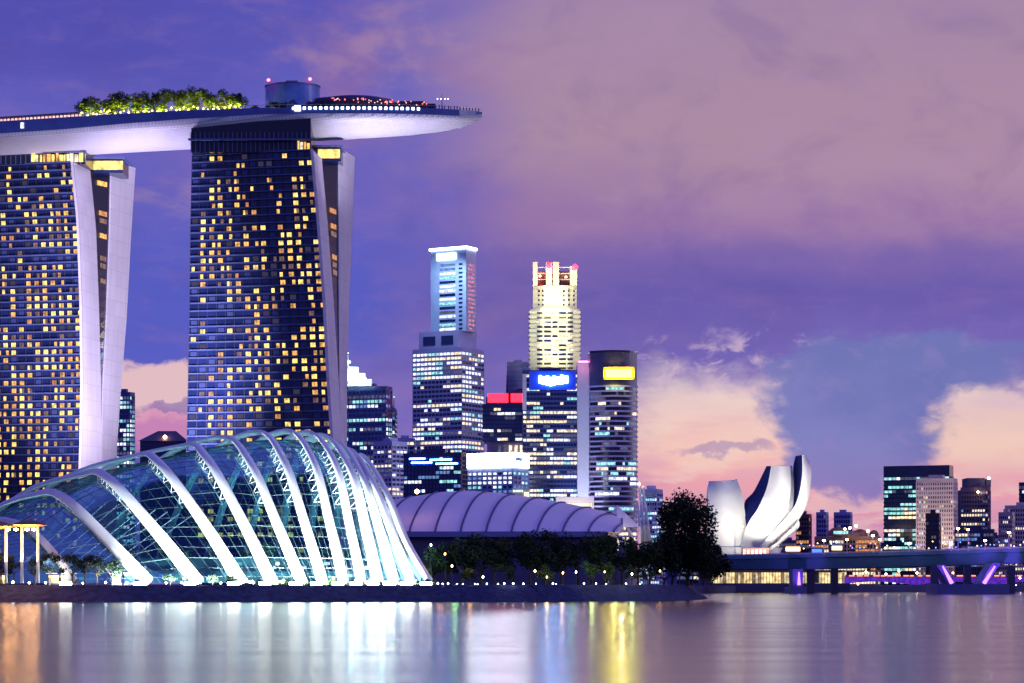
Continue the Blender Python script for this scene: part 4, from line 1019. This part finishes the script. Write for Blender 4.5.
for k in range(32):
    py = 386+k*5.0; z = zof(py, 1690); b = MB(); curved(z-1.0, z+.1, b, .6); b.build('spandrel', BND, t8)
    lp = random.choice([.2, .5, .8, .1]); s = 0.02; b = MB()
    while s < .96:
        e = min(.98, s+random.choice([.04, .05, .08, .16, .3])); mi = 1 if random.random() < lp*.75 and .1 < s < .9 else (2 if random.random() < .2 else 0)
        curved(z-3.2, z-1.1, b, .25, mi, s, e, False); s = e+.01
    b.build('window_band', [GLASS_DARK, random.choice([O_WHITE, O_WARM, O_TEAL]), O_DIM], t8)
YS = emat('sign_yellow', (1, .84, .010, 1), 60)
sgn = block(t8, 'sign', 605.5, 632, 369, 377.5, 1680, .8, YS)
block(sgn, 'frame', 603.5, 634.5, 367, 379.5, 1681.5, .5, mat('sign_frame_ochre', (.5, .3, .02, 1), .5))
beacon(596, 353, 1695, LAMP_R, t8, 1.0); beacon(633, 354, 1695, LAMP_R, t8, .6)
for i in range(2): b = MB(); curved(zof(353.2-i*.2, 1690), zof(351, 1690), b, .5+i*.01); 
b.build('parapet', GLASS_DARK, t8)
# low podium blocks between tower feet and the hall roof
pb = thing('podium_block', 'low white lit podium block at the feet of the blue-sign tower', 'building', (xof(570, 1400), 1400, 3.6))
block(pb, 'wall', 556, 594, 497, 560, 1400, 25, mat('podium_white', (.7, .66, .68, 1), .6)); lamp('SPOT', P(575, 515, 1375), 30000, (1, .9, .85), target=P(575, 500, 1400), size=1, angle=120)
block(pb, 'window_band', 558, 592, 503, 506, 1399, .5, O_WARM)
pb = thing('podium_block', 'small pale block between the white-sign block and blue-sign tower', 'building', (xof(522, 1420), 1420, 3.6))
block(pb, 'wall', 512, 529, 488, 560, 1420, 20, mat('panel_green', (.30, .38, .42, 1), .6)); block(pb, 'window', 524, 529, 492, 498, 1419, .5, O_WARM)
block(pb, 'window_band', 513, 523, 490, 492, 1419, .5, O_WHITE)
# pale block and leaning masts right of the cluster
t = tower('office_block', 'pale low block behind the white masts, left of the big headland tree', 'office block', 641, 657, 663, 489, 1600, 7, 5, 2, OFFC, GLASS_NAVY, CONC_L, band=.5)
for i, (p0, q0, p1, q1) in enumerate([(646, 545, 639, 484), (650, 545, 643, 487), (642, 545, 637, 500), (634, 545, 622, 512)]):
    k = thing('leaning_mast', 'white leaning mast right of the yellow-sign tower, %s' % ['tallest of the group', 'second tallest, on the right', 'short one left of the tallest', 'lowest, beside the ribbed roof end'][i], 'mast', tuple(P(p0, q0, 1000)), 'white leaning masts')
    b = MB(); b.tube([P(p0, q0, 1000), P(p1, q1, 1000)], [.9, .5], 8); b.build('pole', WHITE, k, True)
    beacon(p1, q1, 1000, LAMP_Y if i == 0 else O_WARM, k, .6)
tn = thing('tent_canopy', 'white peaked tent canopy lit warm at the right end of the ribbed roof', 'canopy', tuple(P(628, 545, 980)))
b = MB(); b.q([P(617, 505, 985), P(640, 527, 975), P(618, 527, 970)]); b.q([P(617, 505, 985), P(618, 527, 970), P(606, 520, 980)]); b.q([P(617, 505, 985), P(640, 527, 1000), P(640, 527, 975)]); b.build('fabric', WHITE, tn)
b = MB(); b.tube([P(618, 527, 971), P(618, 550, 971)], .3, 6); b.tube([P(640, 527, 976), P(640, 550, 976)], .3, 6); b.build('pole', WHITE, tn)
lamp('POINT', P(622, 532, 960), 9000, (1, .75, .45), size=.5)

# ------------------------------------------------------------------ lotus-shaped museum
mu = thing('lotus_museum', 'white lotus-shaped museum with upturned petals behind the bridge end', 'museum', (xof(750, 1300), 1300, 3.6))
PET = mat('petal_white', (.74, .74, .74, 1), .5, var=.07, vscale=.12)
CUT = mat('petal_cut_blue', (.010, .018, .13, 1), .9, spec=.08)
def petal(outL, outR, YL, YR, inn, Yin, bulge, n=14):
    """outer skin between a left and a right edge, cut face between an edge and the inner curve"""
    def cv(pts, Ys): return cat([P(p[0], p[1], y) for p, y in zip(pts, Ys)], 5)
    Lc, Rc = cv(outL, YL), cv(outR, YR); k = min(len(Lc), len(Rc)); rows = []
    for i in range(k):
        r = []
        for j in range(9):
            s = j/8; p = Lc[i]*(1-s)+Rc[i]*s; p = p+Vector((0, -bulge*math.sin(math.pi*s), -bulge*.1*math.sin(math.pi*s))); r.append(p)
        rows.append(r)
    b = MB(); b.grid(rows)
    # back skin, a few metres behind
    b.grid([[q+Vector((0, 9, 0)) for q in r] for r in rows]); b.grid([[r[0] for r in rows], [r[0]+Vector((0, 9, 0)) for r in rows]]); b.grid([[r[-1] for r in rows], [r[-1]+Vector((0, 9, 0)) for r in rows]])
    b.grid([rows[0], [q+Vector((0, 9, 0)) for q in rows[0]]])
    b.build('petal', PET, mu, True)
    if inn:
        a, e = inn; A = cat([P(p[0], p[1], y) for p, y in zip(a, Yin[0])], 5); E = cat([P(p[0], p[1], y) for p, y in zip(e, Yin[1])], 5)
        b = MB(); b.grid([A, E]); b.build('petal_cut', CUT, mu)
petal([(710, 481), (708, 494), (709, 517), (712, 540), (722, 560)], [(737, 479), (742, 494), (745, 512), (746.5, 528), (752, 560)], [1290, 1285, 1282, 1284, 1290], [1290, 1285, 1282, 1284, 1290], None, None, 6)
petal([(771, 466), (767, 487), (758, 508), (746.5, 527), (738, 560)], [(792, 466), (794, 486), (793, 508), (788, 524), (756, 560)], [1275, 1272, 1270, 1274, 1284], [1278, 1274, 1272, 1276, 1284], ([(766.5, 466), (754, 491), (744.5, 503), (746.5, 527)], [(771, 466), (767, 487), (758, 508), (746.5, 527)]), ([1290, 1290, 1290, 1276], [1275, 1272, 1270, 1274]), 5)
petal([(802, 455), (802, 475), (799, 494), (793, 509), (770, 535), (748, 560)], [(806, 455), (811.5, 470), (808, 500), (797, 522), (776, 541), (760, 560)], [1270, 1268, 1266, 1266, 1268, 1274], [1280, 1276, 1274, 1274, 1276, 1280], ([(795.5, 456), (793, 469), (794, 487), (793, 509)], [(802, 455), (802, 475), (799, 494), (793, 509)]), ([1292, 1290, 1288, 1280], [1270, 1268, 1266, 1266]), 3)
petal([(783, 537), (779, 541), (772, 546), (764, 556)], [(799, 520), (799, 527), (790, 536), (770, 552)], [1262, 1262, 1264, 1268], [1268, 1268, 1268, 1270], None, None, 2)
b = MB(); ctr = P(742, 552, 1296); b.lathe([(8, 3.6), (11, 8), (15, 14), (20, 20), (22, 24), (.1, 25)], ctr.x, ctr.y, 28); b.build('bowl', PET, mu, True)
b = MB(); b.box(xof(742, 1255), xof(768, 1255), 1250, 1258, 3.6, zof(548, 1255)); b.build('entrance_wall', BROWN, mu)
for q in range(6):
    b = MB(); b.box(xof(743+q*4.1, 1249.5), xof(745.6+q*4.1, 1249.5), 1249.4, 1249.9, zof(555, 1250), zof(549.5, 1250)); b.build('entrance_window', O_WARM, mu)
lamp('SPOT', P(835, 560, 1235), 200000, (1, .93, .74), target=P(806, 480, 1275), size=1, angle=50, blend=.9)
for px, py, tx, ty, pw in ((722, 560, 722, 490, 420000), (742, 560, 755, 510, 300000), (765, 556, 782, 520, 230000), (782, 556, 803, 500, 320000), (770, 556, 790, 480, 150000)):
    lamp('SPOT', P(px, py, 1228), pw*.25, (1, .94, .78), target=P(tx, ty, 1275), size=1, angle=80, blend=.9)

# waterside arcade under the bridge
ac = thing('waterfront_arcade', 'long warm-lit glass arcade at the water behind the bridge left end', 'arcade', (xof(750, 1235), 1235, 3.6))
block(ac, 'wall', 700, 842, 571, 583, 1238, 10, CONC_D)
for k in range(46):
    px = 712+k*2.9
    if 790 < px < 800 or 811 < px < 817: continue
    b = MB(); b.box(xof(px, 1236), xof(px+2.3, 1236), 1236.5, 1237, 4.0, zof(572.5, 1236)); b.build('window', random.choice([emat('arc_warm', (1, .72, .32, 1), 1.1, .6), emat('arc_yellow', (1, .8, .45, 1), .8, .6), emat('arc_dim', (.8, .5, .3, 1), .35, .6)]), ac)
block(ac, 'roof', 698, 844, 570, 571.4, 1232, 18, BROWN)
block(ac, 'quay', 695, 850, 583.2, 592, 1230, 8, CONC_D)

# ------------------------------------------------------------------ road bridge
br = thing('road_bridge', 'dark blue road bridge crossing the water on V-shaped violet-lit piers', 'bridge', (xof(900, 1080), 1080, 0))
DECKB = mat('bridge_concrete', (.10, .24, .36, 1), .6, var=.1, vscale=.05)
bpts = [(690, 557.5, 569, 1180), (735, 556.5, 570, 1165), (800, 555, 570, 1140), (860, 553.5, 568.5, 1115), (920, 552, 567, 1090), (980, 550, 565, 1065), (1040, 548, 563, 1040), (1160, 545, 560, 990)]
rows = []
for px, a, b_, Y in bpts:
    zt, zb_ = zof(a, Y), zof(b_, Y)
    rows.append([(xof(px, Y), Y-.3, zt+1), (xof(px, Y), Y-.3, zt-1.3), (xof(px, Y), Y+.6, zt-1.6), (xof(px, Y), Y+3.2, zb_+.4), (xof(px, Y), Y+5, zb_), (xof(px, Y), Y+22, zb_), (xof(px, Y), Y+27, zt-1.6), (xof(px, Y), Y+27, zt+1), (xof(px, Y), Y+26.5, zt+1), (xof(px, Y), Y+26.5, zt), (xof(px, Y), Y+.2, zt), (xof(px, Y), Y+.2, zt+1), (xof(px, Y), Y-.3, zt+1)])
mb = MB(); mb.grid(rows); mb.build('deck', DECKB, br)
mb = MB(); mb.grid([[Vector((r[0][0], r[0][1]-.05, r[0][2]+.02)), Vector((r[0][0], r[0][1]-.05, r[0][2]-.7))] for r in rows]); mb.build('parapet', mat('parapet_pale', (.5, .42, .5, 1), .6), br)
PIER = mat('pier_blue', (.12, .13, .35, 1), .6)
def pier_arm(pts, wd, m=PIER, name='pier_arm', dy=16):
    b = MB(); (x0, y0), (x1, y1) = pts; Y = 1080-(x0-900)*.42+4
    A, B = P(x0, y0, Y), P(x1, y1, Y); w_ = wd*Y/F/2
    b.hexa([A+Vector((-w_, 0, 0)), A+Vector((w_, 0, 0)), A+Vector((w_, dy, 0)), A+Vector((-w_, dy, 0))], [B+Vector((-w_*1.2, 0, 0)), B+Vector((w_*1.2, 0, 0)), B+Vector((w_*1.2, dy, 0)), B+Vector((-w_*1.2, dy, 0))]); return b.build(name, m, br)
pier_arm(((952, 584), (941, 565)), 7); pier_arm(((983, 584), (997, 563)), 7); 
pier_arm(((798, 592), (798, 569)), 9, name='pier'); pier_arm(((672, 592), (672, 569)), 9, name='pier'); pier_arm(((1090, 584), (1080, 560)), 7)
def capb(p0, p1, py, Y):
    b = MB(); b.box(xof(p0, Y), xof(p1, Y), Y-3, Y+24, -1, zof(py, Y)); b.build('pile_cap', PIER, br)
capb(936, 1008, 584, 1050); capb(790, 806, 587, 1125)
for px, py, tx, ty, Y, pw in ((950, 582, 943, 562, 1045, 16000), (986, 582, 997, 562, 1040, 16000), (798, 588, 798, 572, 1108, 14000), (955, 583, 972, 566, 1048, 5000), (1005, 566, 1000, 552, 1025, 14000)):
    lamp('SPOT', P(px, py, Y), pw, (.32, .12, 1), target=P(tx, ty, Y+12), size=.4, angle=60)
for px, p1 in ((952, 941), (984, 997)):
    Y = 1080-(px-900)*.42+3.6; A = P(px, 583.5, Y); B = P(p1+(px-p1)*.15, 566, Y); b = MB(); b.tube([A, B], [.9, .35], 6); b.build('pier_light', LAMP_V, br)
b = MB(); Y = 1080+.42*102+3.4; b.tube([P(799, 585, Y), P(799, 572, Y)], [.8, .3], 6); b.build('pier_light', LAMP_V, br)
# rear lower bridge; its violet lighting is imitated by emission on the girder
b2 = thing('low_bridge', 'low arched footbridge glowing violet with orange rail lights beyond the road bridge', 'bridge', (xof(940, 1400), 1400, 0))
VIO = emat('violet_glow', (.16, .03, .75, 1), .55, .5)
b = MB(); rows = []
for i in range(91):
    px = 838+i*2.6; Y = 1400; a = (i % 30)/30; zb_ = zof(585-3.5*math.sin(math.pi*a), Y)
    rows.append([(xof(px, Y), Y, zof(577, Y)), (xof(px, Y), Y, zb_), (xof(px, Y), Y+10, zb_), (xof(px, Y), Y+10, zof(577, Y)), (xof(px, Y), Y, zof(577, Y))])
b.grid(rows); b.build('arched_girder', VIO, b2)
b = MB(); b.box(xof(838, 1400), xof(1075, 1400), 1399.2, 1411, zof(577, 1400)+.02, zof(576, 1400)); b.build('deck', PIER, b2)
for k in range(30):
    px = 842+k*7.6+random.uniform(-1, 1); 
    b = MB(); b.box(xof(px, 1399), xof(px+random.uniform(3, 6.5), 1399), 1398.6, 1399, zof(576.3, 1399), zof(575.2, 1399)); b.build('rail_light', emat('rail_orange', (1, .30, .10, 1), 2.2), b2)
for px in (838, 916, 994, 1072):
    b = MB(); b.box(xof(px, 1400)-2, xof(px, 1400)+2, 1401, 1409, -1, zof(584.5, 1400)); b.build('pier', PIER, b2)
# columns of the bridge behind the front ones
for i, px in enumerate((811, 835, 935, 1012, 968)):
    b = MB(); Y = 1150; b.box(xof(px, Y)-1.6, xof(px, Y)+1.6, Y, Y+4, -1, zof(566, Y)); b.build('rear_pier', CONC_D, br)
# double street lamps on the bridge
first = None
def lamp_post(px, pyt, Y, label, m, r=.45, arms=True):
    p = P(px, pyt, Y); zb_ = P(px, 556-(px-735)*.028, Y).z-.5
    k = thing('street_lamp', label, 'street lamp', (p.x, p.y, zb_), 'street lamps on the road bridge')
    b = MB(); b.tube([(p.x, p.y, zb_), (p.x, p.y, p.z)], [.22, .12], 6)
    if arms: b.tube([(p.x-3.2, p.y, p.z+.3), (p.x, p.y, p.z), (p.x+3.2, p.y, p.z+.3)], .1, 5)
    b.build('pole', CONC, k)
    for sx in ((-3.2, 3.2) if arms else (0,)):
        b = MB(); b.lathe([(.01, p.z-.2), (r*1.2, p.z), (r, p.z+.4), (.01, p.z+.6)], p.x+sx, p.y, 8); b.build('lantern', m, k)
lamp_post(735, 527, 1175, 'tall double street lamp at the left end of the bridge in front of the museum', LAMP_Y, .6)
LAMP_W2 = emat('lamp_white2', (.95, .95, 1, 1), 26)
for i, (px, py, m) in enumerate([(824, 541, LAMP_W2), (847, 540, LAMP_O), (873, 536, LAMP_W2), (880, 540, LAMP_Y), (909, 544, LAMP_W2), (958, 529, LAMP_Y), (968, 530, LAMP_O), (1009, 533, LAMP_Y), (951, 544, LAMP_W2), (985, 541, LAMP_W2)]):
    lamp_post(px, py, 1130-(px-800)*.42, 'single lit street lamp on the road bridge right of the museum, %s from the left' % pos[i], m, .6, False)
# row of small lights, cars and cafe lights just above the deck
random.seed(77)
for i in range(46):
    px = 800+i*4.9+random.uniform(-2, 2); py = random.uniform(541, 549); Y = 1500
    p = P(px, py, Y); k = thing('quay_lamp', 'tiny coloured quayside lamp beyond the road bridge', 'lamp', (p.x, p.y, 3.6), 'tiny quayside lamps beyond the road bridge')
    b = MB(); b.tube([(p.x, p.y, 3.6), (p.x, p.y, p.z)], .1, 4); b.build('post', DARK, k)
    b = MB(); b.lathe([(.01, p.z-.5), (.5, p.z), (.01, p.z+.5)], p.x, p.y, 6)
    b.build('globe', random.choice([emat('tiny_blue', (.1, .2, 1, 1), 5), MATS['tiny_blue'], emat('tiny_white', (.8, .85, 1, 1), 4), emat('tiny_yellow', (1, .7, .3, 1), 4), emat('tiny_pink', (1, .3, .5, 1), 3)]), k)
for i, (px, py) in enumerate([(866, 572), (886, 574), (899, 571), (917, 573), (935, 571), (953, 573), (1008, 571), (1020, 578), (858, 584), (942, 586), (1016, 586)]):
    p = P(px, py, 1390); k = thing('quay_lamp', 'warm lamp seen under the road bridge, %s from the left' % pos[i], 'lamp', (p.x, p.y, 0), 'warm lamps under the road bridge')
    b = MB(); b.tube([(p.x, p.y, 0), (p.x, p.y, p.z)], .12, 4); b.build('post', DARK, k); b = MB(); b.lathe([(.01, p.z-.6), (.6, p.z), (.01, p.z+.6)], p.x, p.y, 8); b.build('globe', [LAMP_Y, LAMP_W2, LAMP_O][i % 3], k)

# ------------------------------------------------------------------ right-hand skyline
random.seed(15)
APT = [(O_WARM, .22), (O_WHITE, .10), (O_DIM, .2)]
tower('apartment_block', 'small reddish brown block directly right of the museum', 'apartment block', 797, 809, 812, 514, 1900, 9, 4, 2, [(O_DIM, .25), (W_AMB, .1)], GLASS_DARK, BROWN)
tower('apartment_block', 'small plain grey-violet tower, second one right of the museum', 'apartment block', 817, 826, 829, 512, 2400, 12, 3, 2, [(O_DIM, .15)], CONC_D, CONC_L, wall=CONC_L)
tower('apartment_block', 'small mauve tower behind the domed building', 'apartment block', 835, 850, 853, 512, 2400, 12, 5, 2, [(O_DIM, .15)], CONC_D, CONC_L, wall=CONC_L)
db = tower('hotel_building', 'low domed waterfront building with warm roof lights beyond the bridge', 'building', 818, 876, 882, 536, 1750, 4, 16, 2, [(O_WARM, .35), (W_AMB, .2)], GLASS_DARK, mat('rose_stone', (.30, .18, .20, 1), .8))[0]
for cx_, r_, t_ in ((838, 11, 527), (860, 8, 529), (874, 5, 530)):
    p = P(cx_, 536, 1765); zt_ = zof(t_, 1765); b = MB(); b.lathe([(r_*.73*math.cos(a*math.pi/16), p.z+(zt_-p.z)*math.sin(a*math.pi/16)) for a in range(9)], p.x, p.y, 16); b.build('dome', BROWN, db, True)
for px, py in ((845, 529), (850, 528), (856, 526), (868, 531)): beacon(px, py, 1745, LAMP_O if px % 2 else LAMP_Y, db, 1.0)
block(db, 'lit_canopy', 834, 848, 531, 534, 1744, 2, O_TEAL)
t = tower('office_tower', 'tall teal-lit glass office block, biggest on the right bank', 'office tower', 888, 949, 956, 465, 1800, 15, 12, 2, [(O_TEAL, .34), (O_WARM, .08), (O_WHITE, .12), (O_DIM, .1)], GLASS_TEAL, GLASS_NAVY, pier=.04, blank=(14, 13), band=.6, roofbox=False, parapet=8)
t = tower('apartment_block', 'beige apartment block full of small windows in front of the teal office block', 'apartment block', 919, 953, 960, 478, 1700, 22, 12, 3, [(O_WARM, .12), (O_WHITE, .05), (O_DIM, .25)], GLASS_DARK, CONC_B, band=.5, pier=.5, clump=0)
tower('office_block', 'dark navy small block standing before the beige apartment block', 'office block', 927, 939, 941, 513, 1640, 9, 4, 1, [(O_DIM, .12)], GLASS_NAVY, GLASS_DARK)
t = tower('apartment_block', 'dark stepped tower with a few bright lights right of the beige block', 'apartment block', 963, 988, 992, 487, 1800, 16, 8, 2, [(O_WARM, .12), (W_AMB, .06), (O_DIM, .25), (O_BLUE, .1)], GLASS_DARK, mat('plum_concrete', (.14, .09, .20, 1), .8), band=.5, pier=.3)
block(t[0], 'upper_step', 967, 985, 478, 487, 1806, 20, CONC_D); block(t[0], 'upper_step', 986, 991, 479, 487, 1806, 16, CONC_D); beacon(989, 478, 1800, LAMP_Y, t[0], 1.1); beacon(978, 492, 1798, LAMP_Y, t[0], .8)
block(t[0], 'upper_step', 961, 972, 490, 560, 1812, 16, MATS['plum_concrete'])
tower('apartment_block', 'low violet block at the foot of the dark stepped tower', 'apartment block', 958, 993, 995, 529, 1650, 6, 9, 1, [(O_DIM, .3), (O_BLUE, .15), (O_WARM, .1)], GLASS_NAVY, CONC_D)
tower('apartment_block', 'beige block with a stepped roof near the right edge of the photo', 'apartment block', 1000, 1012, 1016, 512, 1900, 12, 5, 2, APT, GLASS_DARK, CONC_B, band=.5, pier=.4)
tower('apartment_block', 'broad beige block cut by the right edge of the photo', 'apartment block', 1008, 1040, 1044, 505, 1960, 13, 11, 2, APT, GLASS_DARK, CONC_B, band=.5, pier=.4)
tower('apartment_block', 'tall dark tower just entering at the right edge of the photo', 'apartment block', 1021, 1040, 1044, 482, 2100, 18, 6, 2, SPARSE, GLASS_NAVY, CONC_D)
for i, (a, b_, t_) in enumerate([(778, 800, 540), (853, 866, 533), (880, 892, 545), (990, 1003, 535), (1040, 1110, 530), (740, 780, 548), (664, 712, 546)]):
    tower('low_building', ['low dark quay building right beneath the museum petal', 'low block right of the domes', 'low block left of the teal office block', 'low block between the stepped tower and beige blocks', 'low blocks off the right edge', 'low building behind the museum base', 'low building behind the headland tree'][i], 'building', a, b_, b_, t_, 2200, 3, 6, 0, [(O_WARM, .2), (O_BLUE, .15), (O_DIM, .3)], GLASS_DARK, CONC_D)
lamp('SPOT', P(935, 560, 1660), 80000, (1, .80, .70), target=P(940, 510, 1700), size=2, angle=110, blend=.9)  # warm spot added to brighten the beige apartment block
# cafe fronts
for i, (a, b_, t_, m) in enumerate([(786, 800, 546, 'int_warm'), (812, 822, 548, 'int_blue'), (832, 842, 545, 'tiny_yellow')]):
    k = thing('pavilion', ['warm lit waterside pavilion right of the museum base', 'blue lit waterside pavilion beyond the bridge', 'yellow lit waterside pavilion under the domed building'][i], 'pavilion', tuple(P(a, 560, 1450)))
    block(k, 'wall', a-1, b_+1, t_, 560, 1450, 12, CONC_D); block(k, 'window', a, b_, t_+1, t_+5, 1449, .5, MATS[m]); block(k, 'roof', a-2, b_+2, t_-.8, t_-.1, 1447, 16, STEEL)

# ------------------------------------------------------------------ architectural floodlights of the hotel
for px, py, tx, ty, pw, Yt in ((470, 583, 335, 300, 5200000, 1020), (470, 583, 345, 180, 4200000, 1040)):
    lamp('SPOT', P(px, py, 900), pw*.7, (.84, .72, 1), target=P(tx, ty, Yt), size=2, angle=34, blend=.9)
lamp('SPOT', P(184, 578, 890), 3600000, (.84, .74, 1), target=P(120, 300, 1055), size=2, angle=50, blend=.9)
# deck underside lights, fixed to the tower tops
for px, py, tx, ty, pw in ((353, 225, 385, 122, 50000), (354, 250, 415, 122, 130000), (354, 245, 450, 118, 80000), (135, 235, 165, 128, 95000), (134, 260, 150, 130, 40000), (60, 300, 30, 140, 40000)):
    lamp('SPOT', P(px, py, 1002 if px > 100 else 985), pw, (.80, .74, 1) if px > 200 else (.72, .62, 1), target=P(tx, ty, 1024), size=3, angle=105, blend=1)
